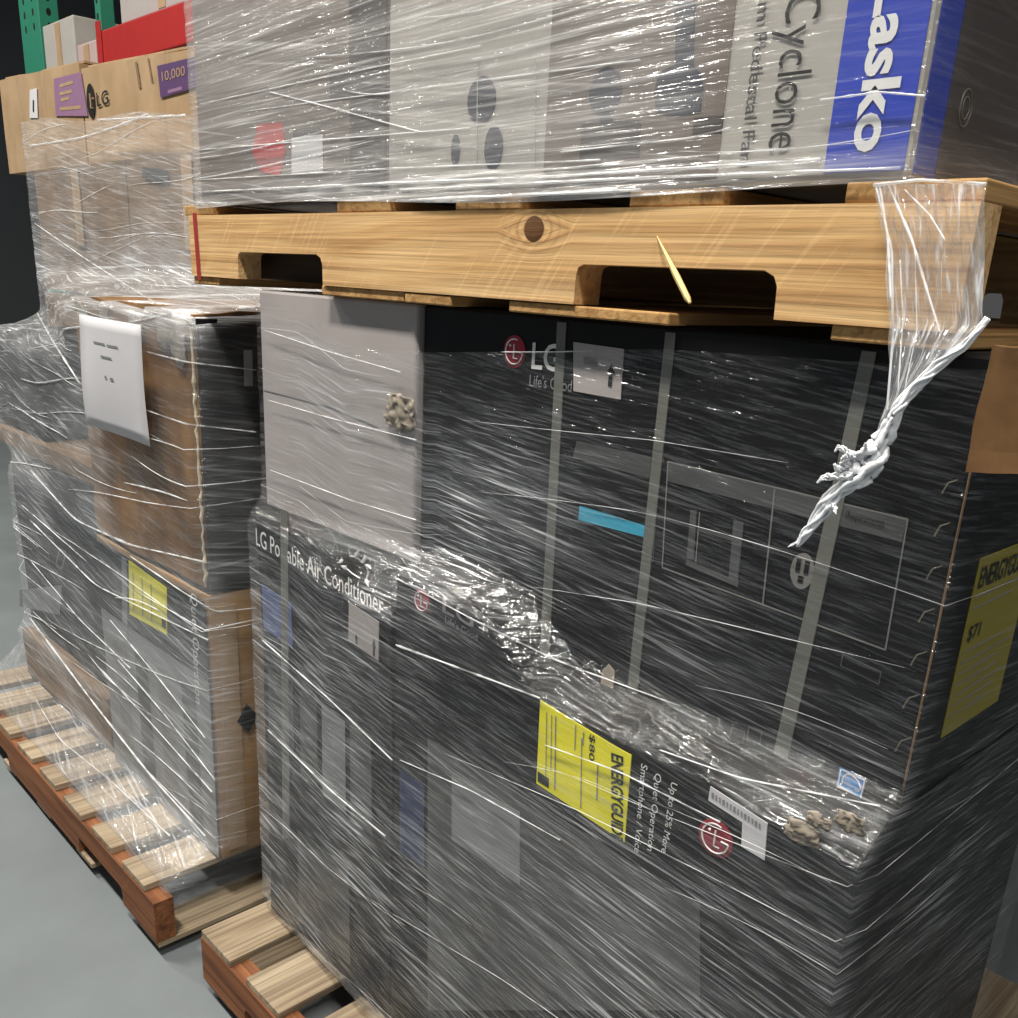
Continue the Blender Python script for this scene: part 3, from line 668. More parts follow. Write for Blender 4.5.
for k in range(4): xz('picture_panel', -0.46 + k * 0.11, -0.40 + k * 0.11, DECK + 0.04, ZB - 0.21, 'dimgrey' if k % 2 else 'line', 0.001, None, 0.0004)
dm = PX(247, 718, -0.003)
slab('diamond_mark', [dm + Vector((0, -0.022, 0)), dm + Vector((0, 0, -0.03)), dm + Vector((0, 0.022, 0)), dm + Vector((0, 0, 0.03))], NR, 0.003, M['ink'], NB, 'black diamond mark')
slab('tape', [(-0.0035, 0.012, DECK + 0.02), (-0.0035, 0.05, DECK + 0.02), (-0.0035, 0.05, ZB - 0.02), (-0.0035, 0.012, ZB - 0.02)], NR, 0.0025, M['kraft'], NB, 'glossy strip of packing tape')

BB = thing('carton', 'worn brown carton with a black end, white sheet of paper taped to its front', 'box', (-0.27, 0.2, ZB))
ZT = H - 0.055
bmobj('body', box_bm(-0.518, -0.014, 0.0, 0.38, ZB + 0.013, ZT, 0.006, 8, 0.009, 8), M['brown_worn'], BB)
slab('end_panel', [(-0.007, 0.004, ZB + 0.01), (-0.007, 0.375, ZB + 0.01), (-0.007, 0.375, ZT - 0.012), (-0.007, 0.004, ZT - 0.012)], NR, 0.004, paper('black_gloss', srgb(22, 23, 26), 0.2, 0.3, 9, 0.6), BB, 'black end of the carton')
bm = bmesh.new()
tube(bm, [Vector((-0.010 + noise.noise(Vector((k * 0.9, 1, 1))) * 0.004, -0.002 + noise.noise(Vector((k * 0.7, 4, 1))) * 0.004, ZB + 0.02 + (ZT - ZB - 0.03) * k / 40)) for k in range(41)], [0.0035 * (0.5 + abs(noise.noise(Vector((k * 0.6, 7, 2)))) * 1.6) for k in range(41)], 5)
bmobj('worn_edge', bm, paper('bare_board', srgb(196, 184, 158), 0.1, 0.7, 30), BB)['label'] = 'pale frayed edge'
for k, (u, h, w) in enumerate(((-0.47, 0.05, 0.05), (-0.36, 0.06, 0.04), (-0.22, 0.045, 0.06), (-0.10, 0.06, 0.06), (-0.05, 0.09, 0.05))):
    crumple('torn_patch', Vector((u, -0.005, ZT - 0.02 - h * 0.3)), w, h, 0.006, M['scrap'], BB, 'torn pale patch along the top edge', 11 + k * 2, 8)
slab('barcode_label', [PX(244, 386, 0.0), PX(252.5, 386, 0.0), PX(252, 350, 0.0), PX(243.5, 350, 0.0)], NR, 0.001, M['whitecard'], BB, 'small white bar code label')
# white sheet hanging on the front
Q = [(79, 314), (139, 325), (147, 447), (89, 424)]
pa = [PY(*q, -0.042) for q in Q]; vs, fs = [], []
def sheet_pt(u, v, off=0.0):
    p = pa[0].lerp(pa[1], u).lerp(pa[3].lerp(pa[2], u), v); p.y += -0.006 * math.sin(v * 3 + u) * v - 0.003 * math.sin(u * 4 + v * 2) - off
    return p
for j in range(11):
    for i in range(9): vs.append(sheet_pt(i / 8, j / 10))
for j in range(10):
    for i in range(8): a = j * 9 + i; fs.append([a, a + 9, a + 10, a + 1])
PS = thing('paper_sheet', 'white sheet of paper with a few lines of print on the worn carton', 'paper', (pa[3].x + 0.1, -0.02, pa[2].z))
sh = mesh('sheet', vs, fs, M['white'], PS, True); md = sh.modifiers.new('thick', 'SOLIDIFY'); md.thickness = 0.0006
for ua, ub, v, h in ((0.27, 0.46, 0.215, 0.013), (0.49, 0.66, 0.218, 0.013), (0.38, 0.55, 0.325, 0.014), (0.42, 0.45, 0.50, 0.022), (0.50, 0.55, 0.505, 0.022)):
    n = 6; vs = [sheet_pt(ua + (ub - ua) * k / n, v + dv, 0.0011) for dv in (-h / 2, h / 2) for k in range(n + 1)]
    mesh('print_line', vs, [[k, k + n + 1, k + n + 2, k + 1] for k in range(n)], M['greyprint'], PS)
# neighbours further left on the same pallet
GB = thing('carton', 'dark grey box behind wrap at the left edge, on a crushed brown carton', 'box', (-0.82, 0.2, DECK + 0.155))
bmobj('body', box_bm(-1.15, -0.545, 0.025, 0.4, DECK + 0.157, H - 0.50, 0.006, 5, 0.006, 11), M['black2'], GB)
decal('pale_label', [(20, 590), (20, 606), (60, 615), (62, 585)], 0.018, M['greyprint'], GB, 'pale grey label')
outline('bracket_mark', [(56, 565), (60, 549), (66, 553), (62, 569)], 0.006, 0.016, M['line'], GB)
CB = thing('carton', 'crushed brown carton low on the reddish pallet at the left edge', 'box', (-0.82, 0.2, DECK))
bmobj('body', box_bm(-1.14, -0.56, 0.0, 0.4, DECK + 0.014, DECK + 0.142, 0.006, 6, 0.010, 13), M['brown'], CB)
KB = thing('carton', 'black box beside the worn carton at the left edge of the picture', 'box', (-1.1, 0.25, H - 0.495))
bmobj('body', box_bm(-1.5, -1.115, 0.10, 0.42, H - 0.44, H - 0.18, 0.006), M['black'], KB)
bmobj('tray', box_bm(-1.48, -0.72, 0.08, 0.42, H - 0.49, H - 0.448, 0.006, 4, 0.003, 3), M['brown'], KB)
# tall stack behind
YBK = 0.46
rowz = [DECK, DECK + 0.36, DECK + 0.72, DECK + 1.0, H + 0.285]
DK = ['brown carton in the tall stack behind, %s' % s for s in ('on the pallet deck', 'second up from the deck', 'third up from the deck', 'under the kraft cartons')]
DR = ['brown carton in the tall stack behind at the far left, %s' % s for s in ('lowest', 'second from the bottom', 'third from the bottom', 'topmost')]
for c_, (xa, xb, labs) in enumerate(((-1.36, -0.60, DK), (-2.12, -1.37, DR))):
    for k in range(4):
        B = thing('carton', labs[k], 'box', ((xa + xb) / 2, YBK + 0.2, rowz[k]), 'cartons in the tall stack behind')
        bmobj('body', box_bm(xa, xb, YBK + 0.005 * k, YBK + 0.4, rowz[k] + 0.006, rowz[k + 1] - 0.004, 0.005, 3, 0.004, 20 + k + c_ * 7), M['brown'], B)
        if c_ == 0 and k == 3:
            decal('dark_label', [(143, 178), (168, 181), (168, 170), (143, 167)], YBK + 0.008, M['dimgrey'], B, 'dark printed label', 0.002)
        if k == 3: slab('tape', [((xa + xb) / 2 - 0.03, YBK + 0.012, rowz[3] + 0.15), ((xa + xb) / 2 + 0.03, YBK + 0.012, rowz[3] + 0.15), ((xa + xb) / 2 + 0.03, YBK + 0.012, rowz[4] - 0.01), ((xa + xb) / 2 - 0.03, YBK + 0.012, rowz[4] - 0.01)], NF, 0.002, M['kraft'], B)
# one more carton column seen between the worn carton and the white carton
for k in range(3):
    B = thing('carton', ['lowest brown carton of the column behind the worn carton', 'middle brown carton of the column behind the worn carton', 'top brown carton of the column just behind the worn carton'][k], 'box', (-0.3, YBK + 0.2, rowz[k]), 'cartons in the tall stack behind')
    bmobj('body', box_bm(-0.595, -0.02, YBK, YBK + 0.4, rowz[k] + 0.006, (rowz[k + 1] if k < 2 else H + 0.0) - 0.004, 0.005, 3, 0.003, 40 + k), M['brown'], B)
# the two kraft cartons on top of the stack
YK = 0.50; ZK = rowz[4]
def kraft(name, label, px_l, px_r, top_l, top_r):
    xl, xr = PY(px_l, 90, YK).x, PY(px_r, 90, YK).x
    zl, zr = PY(px_l, top_l, YK).z, PY(px_r, top_r, YK).z
    T = thing(name, label, 'box', ((xl + xr) / 2, YK + 0.2, ZK), 'kraft cartons on top of the stack')
    def wz(c):
        t = (c.x - xl) / (xr - xl); k = (c.z - ZK) / (max(zl, zr) - ZK); c.z = ZK + k * ((zl + (zr - zl) * t) - ZK) ; return c
    bmobj('body', box_bm(xl, xr, YK, YK + 0.4, ZK + 0.001, max(zl, zr), 0, 4, 0.0015, 50, wz), M['kraft'], T)
    bm = box_bm(xl + 0.01, xr - 0.01, YK + 0.02, YK + 0.2, max(zl, zr) + 0.004, max(zl, zr) + 0.010, 0, 4, 0.006, 55)
    for v in bm.verts: v.co.z += (zl + (zr - zl) * (v.co.x - xl) / (xr - xl)) - max(zl, zr)
    bmobj('flap', bm, M['kraft'], T)
    return T
K1 = kraft('carton', 'kraft carton with pale purple label, far left on top of the stack', 0, 81, 80, 62)
K2 = kraft('carton', 'kraft carton with dark purple label and round emblem, on top of the stack', 82.5, 262, 68, 36)
YKD = YK - 0.0025
decal('purple_label', [(56, 116), (88, 116), (81, 72), (54, 79)], YKD, M['mauve'], K1, 'pale purple label', 0.001)
for a, b in (((60, 86), (73, 82)), ((60, 94), (72, 91)), ((61, 100), (69, 98)), ((60, 109), (81, 107))): line_decal('print_line', [a, b], 0.009, YKD, M['kraft'], K1, 0.0012)
decal('white_label', [(30, 118), (38, 118), (37, 88), (30, 90)], YKD, M['white'], K1, 'white label', 0.001)
line_decal('print_mark', [(33.5, 112), (33.5, 100)], 0.012, YKD, M['ink'], K1, 0.0012)
pl = decal('purple_label', [(161, 98), (215, 82), (215, 52), (157.5, 66)], YKD, M['purple'], K2, 'dark purple label', 0.001)
ftext('lettering', '10,000', (163, 83), (186, 77), 11, YKD, M['kraft'], pl, 0.0, 0.0022)
line_decal('print_line', [(168, 92), (182, 88)], 0.008, YKD, M['mauve'], pl, 0.0012)
ec = PY(91, 101, YKD); dd = disc('emblem', ec, 0.030, M['ink'], K2, rz=0.046, th=0.001); dd['label'] = 'round black emblem'
bm = bmesh.new()
tube(bm, [ec + Vector((0, -0.002, 0.02)), ec + Vector((0, -0.002, -0.02)), ec + Vector((0.014, -0.002, -0.02))], 0.003, 4)
tube(bm, [ec + Vector((0.012, -0.002, 0.004)), ec + Vector((0.028, -0.002, 0.004))], 0.003, 4); bmobj('emblem_lines', bm, M['kraft'], dd)
ftext('lettering', 'LG', (97.5, 107), (109, 104), 14, YKD, M['ink'], K2, 0.01)
line_decal('tear', [(136, 62), (140, 88)], 0.012, YKD, M['brown'], K2); line_decal('tear', [(148, 58), (152, 82)], 0.008, YKD, M['brown'], K2)

# ------------------------------------------------------------------ rack behind
YR = 1.05
g0, g1 = PY(24, 60, YR).x, PY(43, 60, YR).x
RK = thing('rack_upright', 'green perforated rack upright in the background', 'rack', (g0, YR, 0))
bmobj('post', box_bm(g0, g1, YR, YR + 0.09, 0, 4.2, 0.004), M['rackgreen'], RK)
bmobj('rear_post', box_bm(g0, g1, YR + 0.95, YR + 1.04, 0, 4.2, 0.004), M['rackgreen'], RK)
for k in range(70):
    zz = 0.1 + k * 0.058
    if zz > 4.1: break
    if 2.2 < zz < 3.4:
        for s in (0.28, 0.72): disc('hole', Vector((g0 + (g1 - g0) * s, YR, zz)), 0.011, M['dark'], RK, rz=0.016, th=0.0006)
        slab('hole', [Vector((g1, YR + 0.045, zz)) + Vector((0, math.cos(a) * 0.011, math.sin(a) * 0.016)) for a in [2 * math.pi * q / 12 for q in range(12)]], NR, 0.0006, M['dark'], RK)
for k in range(4):
    bm = bmesh.new(); tube(bm, [Vector((g1 - 0.04, YR + 0.08, 0.4 + k)), Vector((g1 - 0.04, YR + 0.96, 0.95 + k))], 0.016); bmobj('brace', bm, M['rackgreen'], RK)
zb = PY(150, 42, YR).z
p0, p1 = PY(98, 50, YR).x, PY(103, 50, YR).x
RK2 = thing('rack_upright', 'slim green rack post beside the red beam', 'rack', (p0, YR, 0))
bmobj('post', box_bm(p0, p1, YR, YR + 0.06, 0, 4.2, 0.003), M['rackgreen'], RK2)
for k in range(60): 
    if 2.0 < 0.1 + k * 0.058 < 3.2: disc('hole', Vector(((p0 + p1) / 2, YR, 0.1 + k * 0.058)), 0.009, M['dark'], RK2, rz=0.013, th=0.0006)
RB = thing('rack_beam', 'red rack beam behind the kraft cartons', 'rack', (p1 + 1.3, YR, zb - 0.07))
bmobj('beam', box_bm(p1 + 0.004, p1 + 2.7, YR - 0.02, YR + 0.04, zb - 0.05, zb + 0.085, 0.006), M['rackred'], RB)
bmobj('end_plate', box_bm(p1 + 0.004, p1 + 0.05, YR - 0.026, YR - 0.021, zb - 0.09, zb + 0.12, 0.001), M['rackred'], RB)
RB3 = thing('rack_beam', 'lower red rack beam between the two green posts', 'rack', ((g1 + p0) / 2, YR, zb - 0.66))
bmobj('beam', box_bm(g1 + 0.004, p0 - 0.004, YR + 0.0, YR + 0.05, zb - 0.66, zb - 0.53, 0.006), M['rackred'], RB3)
RB2 = thing('rack_beam', 'red rack beam at the rear of the rack shelf', 'rack', (g1 + 1.3, YR + 1, zb - 0.07))
bmobj('beam', box_bm(g1 + 0.004, g1 + 3.0, YR + 0.98, YR + 1.03, zb - 0.05, zb + 0.085, 0.006), M['rackred'], RB2)
for k, (xa, xb, z_, hh, mt) in enumerate(((g1 + 0.03, g1 + 0.40, zb - 0.528, 0.72, 'fanbox'), (g1 + 0.42, p0 - 0.02, zb - 0.528, 0.60, 'pinkcard'), (p1 + 0.2, p1 + 0.95, zb + 0.087, 0.42, 'whitecard'), (p1 + 1.0, p1 + 1.7, zb + 0.087, 0.55, 'kraft'))):
    B = thing('carton', ['pale grey carton on the rack beside the wide green upright', 'pinkish carton on the rack beside the slim green post', 'white carton on the red rack beam', 'brown carton on the red rack beam'][k], 'box', ((xa + xb) / 2, YR + 0.5, z_))
    bmobj('body', box_bm(xa, xb, YR + 0.0, YR + 0.95, z_ + 0.001, z_ + hh, 0.006), M[mt], B)
    bmobj('tape', box_bm((xa + xb) / 2 - 0.03, (xa + xb) / 2 + 0.03, YR - 0.002, YR - 0.0005, z_ + 0.01, z_ + hh - 0.01, 0), M['kraft'], B)

# ------------------------------------------------------------------ stretch wrap
def lower_hull(pts):
    pts = sorted(set(pts)); h = []
    for p in pts:
        while len(h) >= 2 and (h[-1][0] - h[-2][0]) * (p[1] - h[-2][1]) - (h[-1][1] - h[-2][1]) * (p[0] - h[-2][0]) <= 0: h.pop()
        h.append(p)
    return h
def chain_y(h, x):
    if x <= h[0][0]: return h[0][1]
    for a, b in zip(h[:-1], h[1:]):
        if x <= b[0]: return a[1] + (b[1] - a[1]) * (x - a[0]) / max(1e-9, b[0] - a[0])
    return h[-1][1]
def wrap(name, label, boxes, x0, x1, yb, z0, ztop, mat, nx=150, nz=110, eps=0.006, wr=0.003, tilt=0.1, smooth=4, folds=0, hand=(), seed=1, zbot=None, fold_r=(0.0004, 0.0012), layers=None, shape=None):
    """film drawn tight over boxes (x0, x1, yfront, z0, z1): every height is the taut outline of what stands there"""
    zmax = max(ztop(x0 + (x1 - x0) * i / 20) for i in range(21)); NZ = 160
    tab = []
    for k in range(NZ + 1):
        z = z0 + (zmax - z0) * k / NZ
        pts = [(x0, yb), (x1, yb)]
        for a, b, y, za, zb_ in boxes:
            if za - 0.004 <= z <= zb_ + 0.004: pts += [(max(a, x0), y - eps), (min(b, x1), y - eps)]
        # side walls: keep the outermost corner, then drop back
        h = lower_hull(pts); tab.append([chain_y(h, x0 + (x1 - x0) * i / nx) for i in range(nx + 1)])
        # hull may start at yb: use the nearest support at the ends
        tab[-1][0] = min(tab[-1][0], tab[-1][1]); tab[-1][-1] = min(tab[-1][-1], tab[-1][-2])
    for _ in range(smooth):
        tab = [[(tab[max(k - 1, 0)][i] + tab[k][i] * 2 + tab[min(k + 1, NZ)][i]) / 4 for i in range(nx + 1)] for k in range(NZ + 1)]
    def fy(i, z):
        q = (z - z0) / (zmax - z0) * NZ; k = max(0, min(NZ - 1, int(q))); t = q - k
        y = tab[k][i] * (1 - t) + tab[k + 1][i] * t
        x = x0 + (x1 - x0) * i / nx
        for a, b, yy, za, zb_ in boxes:
            if a - 0.002 <= x <= b + 0.002 and za <= z <= zb_: y = min(y, yy - eps * 0.6)
        return shape(x, z, y) if shape else y
    rnd = random.Random(seed); verts, faces, uvs, lay = [], [], [], []; ns = 14; ncol = ns + nx + 1 + ns
    for j in range(nz + 1):
        t = j / nz
        for c in range(ncol):
            if c < ns: i = 0; s = 1 - c / ns
            elif c <= ns + nx: i = c - ns; s = 0
            else: i = nx; s = (c - ns - nx) / ns
            x = x0 + (x1 - x0) * i / nx; zb0 = z0 if zbot is None else zbot(x); z = zb0 + (ztop(x) - zb0) * t
            y = fy(i, z); u = x
            if s > 0: y2 = y + (yb - y) * s; u = x + (-(y2 - y) if c < ns else (y2 - y)); y = y2
            q = Vector((u * 3.2, (z + u * tilt) * 42, seed)); q2 = Vector((u * 1.4 + 5, (z - u * tilt * 0.5) * 17, seed + 4))
            w = (abs(noise.noise(q)) * 0.6 + abs(noise.noise(q2)) * 0.8) * wr
            p = Vector((x, y, z))
            if s > 0: p.x += (-w - 0.002 if c < ns else w + 0.002)
            else: p.y -= w
            verts.append(p); uvs.append([u, z + 0.55 * fy(i, z)]); lay.append(layers(x, z, s) if layers else 1.0)
    for j in range(nz):
        for c in range(ncol - 1):
            a = j * ncol + c; faces.append([a, a + 1, a + 1 + ncol, a + ncol])
    for j in range(nz + 1):                     # level the crease lines along the wrap
        row = [uvs[j * ncol + c][1] for c in range(ncol)]
        for _ in range(2): row = [sum(row[max(0, c - 14):c + 15]) / len(row[max(0, c - 14):c + 15]) for c in range(ncol)]
        for c in range(ncol): uvs[j * ncol + c][1] = row[c]
    T = thing(name, label, 'plastic wrap', ((x0 + x1) / 2, yb * 0.5, z0))
    o = mesh('film', verts, faces, mat, T, True)
    ul = o.data.uv_layers.new(name='UVMap')
    for p in o.data.polygons:
        for li in p.loop_indices: ul.data[li].uv = uvs[o.data.loops[li].vertex_index]
    at = o.data.attributes.new('layers', 'FLOAT', 'POINT')
    for i, v in enumerate(lay): at.data[i].value = v
    # folds: film gathered into thin cords that lie on the sheet
    bm = bmesh.new(); bvh = BVHTree.FromPolygons(verts, faces)
    def on_sheet(x, y):
        d = ray(x, y).normalized(); hit = bvh.ray_cast(CAM, d)
        return hit[0] - d * 0.0015 if hit[0] is not None else None
    for pts, r in hand:
        L = [on_sheet(*p) for p in lerp_poly(pts, 34)]; L = [p for p in L if p is not None]
        if len(L) > 5:
            for _ in range(2): L = [L[0]] + [(L[k - 1] + L[k] * 2 + L[k + 1]) / 4 for k in range(1, len(L) - 1)] + [L[-1]]
            tube(bm, L, [r * (0.45 + 0.9 * abs(noise.noise(Vector((k * 0.35, r * 900, seed))))) for k in range(len(L))], 5)
    for f in range(folds):
        ca = rnd.randint(0, ncol - 30); n = rnd.randint(18, min(90, ncol - ca - 1)); tj = rnd.uniform(0.03, 0.97); sl = tilt * rnd.uniform(-1.6, 0.4); r = rnd.uniform(*fold_r); bow = rnd.uniform(-0.015, 0.015)
        L = []
        for k in range(0, n, 2):
            jj = tj * nz + (-sl * k * (x1 - x0) / nx + bow * math.sin(math.pi * k / n)) / max(0.05, (zmax - z0)) * nz
            if 0 <= jj < nz - 1:
                j = int(jj); fr = jj - j; a = verts[j * ncol + ca + k]; b = verts[(j + 1) * ncol + ca + k]; L.append(a.lerp(b, fr) + Vector((0, -0.0012, 0)))
            else: break
        if len(L) > 6: tube(bm, L, [r * math.sin(math.pi * (k + 0.4) / len(L)) ** 0.5 for k in range(len(L))], 4)
    if len(bm.verts):
        fo = bmobj('folds', bm, F_FOLD, T, True); fo['kind'] = 'stuff'; fo['label'] = 'bright cords where the film is gathered'
    else: bm.free()
    return T

def sst(a, b, x):
    t = max(0.0, min(1.0, (x - a) / (b - a))); return t * t * (3 - 2 * t)
def bump2(x, z, cx, cz, rx, rz): return math.exp(-((x - cx) / rx) ** 2 - ((z - cz) / rz) ** 2)
# lower right load
def shape_r(x, z, y):
    if x < XL0 - 0.004: return y
    e = min(max(top_z(x - 0.007), top_z(x), top_z(x + 0.007)) + 0.003, ZL + 0.064); hi = max(ZL, e) + 0.014
    if z <= e: return min(y, YL - 0.004)
    if e < z < hi: return min(YL - 0.004, -0.002) * (1 - (z - e) / (hi - e)) + (FR - 0.004) * (z - e) / (hi - e) - 0.004
    return FR - 0.004 - 0.003 * max(0.0, 1 - (z - hi) / 0.05)
def layers_highlights_r(x, z, s):
    d = H - z
    v = 0.12 + 0.45 * sst(0.10, 0.45, d) + 1.5 * bump2(x, d, 0.68, 0.24, 0.15, 0.09) + 0.7 * bump2(x, d, 0.40, 0.14, 0.14, 0.08) + 0.6 * bump2(x, d, 0.60, 0.36, 0.09, 0.03) + 0.35 * bump2(x, d, 1.16, 0.42, 0.12, 0.025)  # highlight clusters and darker shaded top put into the film's whiteness
    v += 0.5 * sst(0.58, 0.50, x) * sst(0.30, 0.36, d) + 0.45 * sst(0.42, 0.55, d)
    hp_ = PY(356, 569, YA); v *= 1 - 0.9 * bump2(x, z, hp_.x, hp_.z, 0.03, 0.02)
    return v * (0.5 if s > 0 else 1)
def layers_f(x, z, s):
    d = z - ZF
    v = 1.0 - 0.80 * sst(0.94, 1.00, x) + 1.1 * sst(0.045, 0.004, d)
    return v * (0.7 if s > 0 else 1)
def layers_highlights_l(x, z, s):
    d = H - z
    v = 1.0 + 0.35 * sst(0.14, 0.02, d) * sst(-0.12, -0.02, d) - 0.25 * sst(-0.02, -0.12, d) - 0.75 * sst(-0.42, -0.3, x) * sst(0.08, 0.14, d) * sst(0.56, 0.45, d) - 0.25 * sst(0.5, 0.6, d)
    if s > 0: v = 0.22 + 0.25 * sst(0.2, 0.3, d) * sst(0.56, 0.5, d)  # sparkle on the carton's end put in as whiter, glossier film
    return v
def ztop_r(x):
    pts = [(0.18, H - 0.028), (0.30, H - 0.035), (0.42, H - 0.075), (0.60, H - 0.068), (0.94, H - 0.035), (1.26, H - 0.024)]
    for a, b in zip(pts[:-1], pts[1:]):
        if x <= b[0]: return a[1] + (b[1] - a[1]) * (x - a[0]) / (b[0] - a[0])
    return pts[-1][1]
wrap('stretch_wrap', 'clear stretch wrap around the black air conditioner boxes', [(XW1 + 0.003, 1.241, FR, H - 0.396, H), (XW0, XW1, YW, H - 0.343, H), (0.188, 0.549, -0.010, DECK, ZA), (XL0, XL1, YL, DECK, ZL - 0.04), (XL0, 0.72, YL, ZL - 0.04, ZL + 0.01)],
     0.182, 1.2448, 0.45, 0.03, ztop_r, F_RIGHT, smooth=5, folds=22, fold_r=(0.0002, 0.0005), tilt=0.09, wr=0.0035, seed=3, layers=layers_highlights_r, shape=shape_r,
     hand=[([(396, 578), (470, 618), (560, 662), (680, 706)], 0.0013), ([(396, 645), (470, 672), (540, 698)], 0.0022), ([(262, 640), (330, 700), (392, 760)], 0.0018), ([(268, 730), (330, 790), (385, 836)], 0.0022),
           ([(400, 760), (470, 790), (560, 840)], 0.0012), ([(545, 745), (620, 772), (720, 822)], 0.0014), ([(418, 352), (560, 352), (740, 344), (900, 335)], 0.0009),
           ([(270, 470), (350, 500), (416, 520)], 0.0012), ([(264, 330), (330, 352), (400, 372)], 0.0012), ([(268, 400), (330, 418), (416, 440)], 0.0012), ([(660, 750), (740, 778), (880, 806)], 0.0013)])
# upper load
wrap('stretch_wrap', 'milky stretch wrap around the fan boxes on the upper pallet', [(0.036, 1.161, YF, ZF, ZF + HF)], 0.030, 1.1665, 0.905, ZF - 0.004, lambda x: ZF + HF + 0.01, F_FAN, nz=100, smooth=1, folds=46, tilt=0.035, wr=0.004, seed=5, layers=layers_f,
     zbot=lambda x: ZF - 0.006 + 0.004 * math.sin(x * 7.0 - 0.6), hand=[([(198, 192), (330, 186), (560, 176), (820, 160)], 0.0022), ([(198, 203), (280, 205), (420, 200), (640, 190)], 0.0026), ([(197, 180), (400, 168), (600, 160)], 0.0013), ([(270, 92), (340, 110), (420, 132)], 0.0014), ([(200, 104), (320, 78), (480, 46)], 0.0012), ([(240, 112), (420, 88), (640, 60)], 0.0010), ([(560, 152), (690, 138), (730, 128)], 0.0013), ([(820, 100), (880, 92), (925, 96)], 0.0014), ([(197, 150), (320, 140), (470, 128)], 0.0012), ([(400, 190), (640, 178), (900, 168)], 0.0018)],
     fold_r=(0.0003, 0.0009))
# left load
def ztop_l(x): return H + 0.35 + 0.05 * (-0.6 - x) + 0.008 * math.sin(x * 9)
wrap('stretch_wrap', 'wrinkled stretch wrap draped over the neighbouring cartons and worn carton', [(-0.526, -0.004, -0.006, DECK, ZB), (-0.52, -0.004, -0.02, ZB, ZT), (-1.15, -0.545, 0.018, DECK + 0.15, H - 0.5), (-1.14, -0.56, -0.01, DECK, DECK + 0.15), (-1.5, -1.115, 0.10, H - 0.44, H - 0.18), (-1.48, -0.72, 0.08, H - 0.49, H - 0.448), (-2.12, -0.60, YBK, DECK, H + 0.55), (-0.595, -0.02, YBK, DECK, H - 0.002), (-1.2, 0.0, -0.12, DECK - 0.06, DECK + 0.02)],
     -2.13, 0.004, 0.865, DECK - 0.055, ztop_l, F_LEFT, nx=190, nz=130, smooth=6, folds=70, tilt=0.13, wr=0.006, seed=8, layers=layers_highlights_l, fold_r=(0.0006, 0.0018),
     hand=[([(30, 618), (95, 705), (150, 775), (205, 836)], 0.0036), ([(118, 660), (165, 715), (215, 780)], 0.0022), ([(100, 668), (150, 722), (212, 792)], 0.0022), ([(36, 700), (60, 740), (110, 780), (170, 836)], 0.0020), ([(110, 620), (160, 680), (205, 738)], 0.0018),
           ([(30, 220), (90, 262), (150, 300), (190, 322)], 0.0034), ([(30, 300), (52, 340), (80, 384)], 0.0030), ([(30, 470), (75, 520), (130, 545), (205, 562)], 0.0030), ([(30, 520), (95, 585), (150, 612), (208, 640)], 0.0024), ([(30, 560), (80, 620), (130, 668)], 0.0020), ([(30, 146), (82, 138), (130, 122), (190, 95)], 0.0050), ([(30, 116), (100, 120), (190, 115)], 0.0050), ([(85, 330), (140, 350), (186, 362), (256, 370)], 0.0018), ([(140, 408), (186, 424), (256, 432)], 0.0020), ([(130, 556), (180, 590), (215, 612), (256, 608)], 0.0018)])

# ------------------------------------------------------------------ torn tail of wrap at the corner of the upper pallet
TW = thing('torn_wrap', 'torn tail of stretch wrap hanging from the pallet corner, twisted into a white rope', 'plastic wrap', (1.2, -0.03, H - 0.19))
Lp = lerp_poly([(874, 184), (886, 240), (889, 300), (890, 370), (886, 405), (878, 432), (866, 458)], 40)
Rp = lerp_poly([(986, 184), (985, 240), (985, 290), (984, 326), (950, 360), (915, 395), (884, 440)], 40)
vs, fs, uv = [], [], []
for j in range(40):
    Yv = -0.007 if j < 18 else -0.007 - (j - 18) * 0.0016
    for i in range(31):
        u = i / 30; p = PY(Lp[j][0] + (Rp[j][0] - Lp[j][0]) * u, Lp[j][1] + (Rp[j][1] - Lp[j][1]) * u, Yv)
        p.y -= abs(noise.noise(Vector((u * 9, j * 0.10, 2)))) * 0.008 + abs(noise.noise(Vector((u * 22, j * 0.2, 5)))) * 0.003
        vs.append(p); uv.append((j * 0.012 + 0.1 * u, u * 0.10))
for j in range(39):
    for i in range(30): a = j * 31 + i; fs.append([a, a + 31, a + 32, a + 1])
o = mesh('film', vs, fs, F_TORN, TW, True); ul = o.data.uv_layers.new(name='UVMap')
for p in o.data.polygons:
    for li in p.loop_indices: ul.data[li].uv = uv[o.data.loops[li].vertex_index]
bm = bmesh.new()
for pts, r in (([(876, 186), (892, 250), (893, 340), (887, 410)], 0.0012), ([(889, 186), (912, 240), (930, 300), (940, 332)], 0.0013), ([(880, 186), (888, 240), (891, 300)], 0.0012), ([(905, 190), (930, 215), (945, 240)], 0.0008), ([(874, 185), (920, 180), (986, 184)], 0.0016), ([(900, 260), (903, 320), (898, 390)], 0.0007), ([(915, 250), (917, 330), (905, 388)], 0.0006)):
    L = [PY(x, y, -0.016 - 0.0008 * k) for k, (x, y) in enumerate(lerp_poly(pts, 24))]
    tube(bm, L, [r * (0.6 + 0.8 * abs(noise.noise(Vector((k * 0.4, r * 4000, 1))))) for k in range(24)], 5)
at = o.data.attributes.new('layers', 'FLOAT', 'POINT')
for i in range(len(vs)): at.data[i].value = 1.0
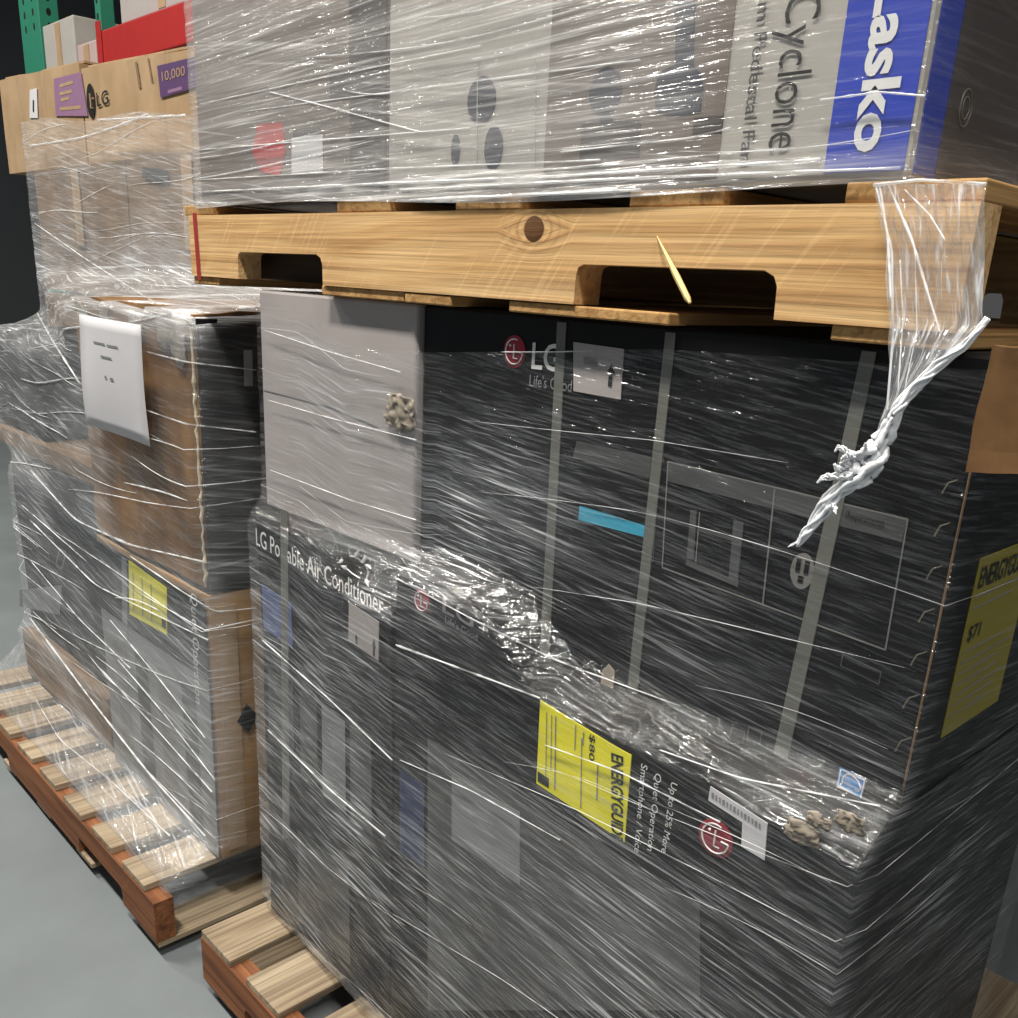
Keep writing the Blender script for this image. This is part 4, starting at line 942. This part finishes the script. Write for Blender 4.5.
bmobj('folds', bm, F_FOLD, TW, True)['kind'] = 'stuff'
def rope(bm, path, strands, seed, Y0=-0.03, Y1=-0.05):
    n = 70; C = lerp_poly(path, n); P = []
    for k, (x, y, w) in enumerate(C):
        Yv = Y0 + (Y1 - Y0) * k / (n - 1); p = PY(x, y, Yv); P.append((p, 1.1 * w * (p - CAM).dot(FWD) / FPX))
    for s in range(strands):
        ph = 2 * math.pi * s / strands; L, R = [], []
        for k, (p, w) in enumerate(P):
            d = (P[min(k + 1, n - 1)][0] - P[max(k - 1, 0)][0]).normalized(); a = d.cross(Vector((0, 1, 0))).normalized(); b = d.cross(a)
            nz_ = noise.noise(Vector((k * 0.16, s * 3.1, seed))); th = ph + k * 0.10 + nz_ * 1.6; rr = w * (0.38 if s % 2 else 0.22) * (1 + 0.5 * noise.noise(Vector((k * 0.3, s * 5.0, seed + 2))))
            L.append(p + a * math.cos(th) * rr + b * math.sin(th) * rr); R.append(w * 0.145 * (1 + 0.6 * noise.noise(Vector((k * 0.5, s, seed + 7)))))
        tube(bm, L, R, 7)
bm = bmesh.new()
rope(bm, [(988, 318, 7), (965, 345, 8), (935, 368, 10), (905, 398, 11), (888, 428, 15), (874, 455, 26), (860, 476, 24), (842, 488, 13), (826, 504, 15), (815, 522, 11), (806, 535, 11), (797, 546, 3)], 11, 1)
for path in ([(868, 464, 9), (855, 456, 8), (845, 450, 7), (838, 447, 4), (835, 452, 3)], [(864, 475, 9), (848, 473, 9), (832, 476, 8), (822, 478, 5), (817, 483, 3)], [(830, 500, 7), (835, 508, 5), (836, 514, 2)], [(858, 462, 7), (848, 463, 8), (838, 470, 6), (834, 464, 3)], [(803, 538, 6), (797, 542, 3), (788, 547, 1.2)], [(868, 455, 5), (866, 447, 5), (865, 443, 2)], [(850, 470, 10), (843, 462, 8), (846, 455, 4)]):
    rope(bm, path, 5, len(path) + path[0][0], -0.045, -0.055)
bmobj('rope', bm, M['plastic'], TW, True)['label'] = 'white twisted rope of film with ragged ends'
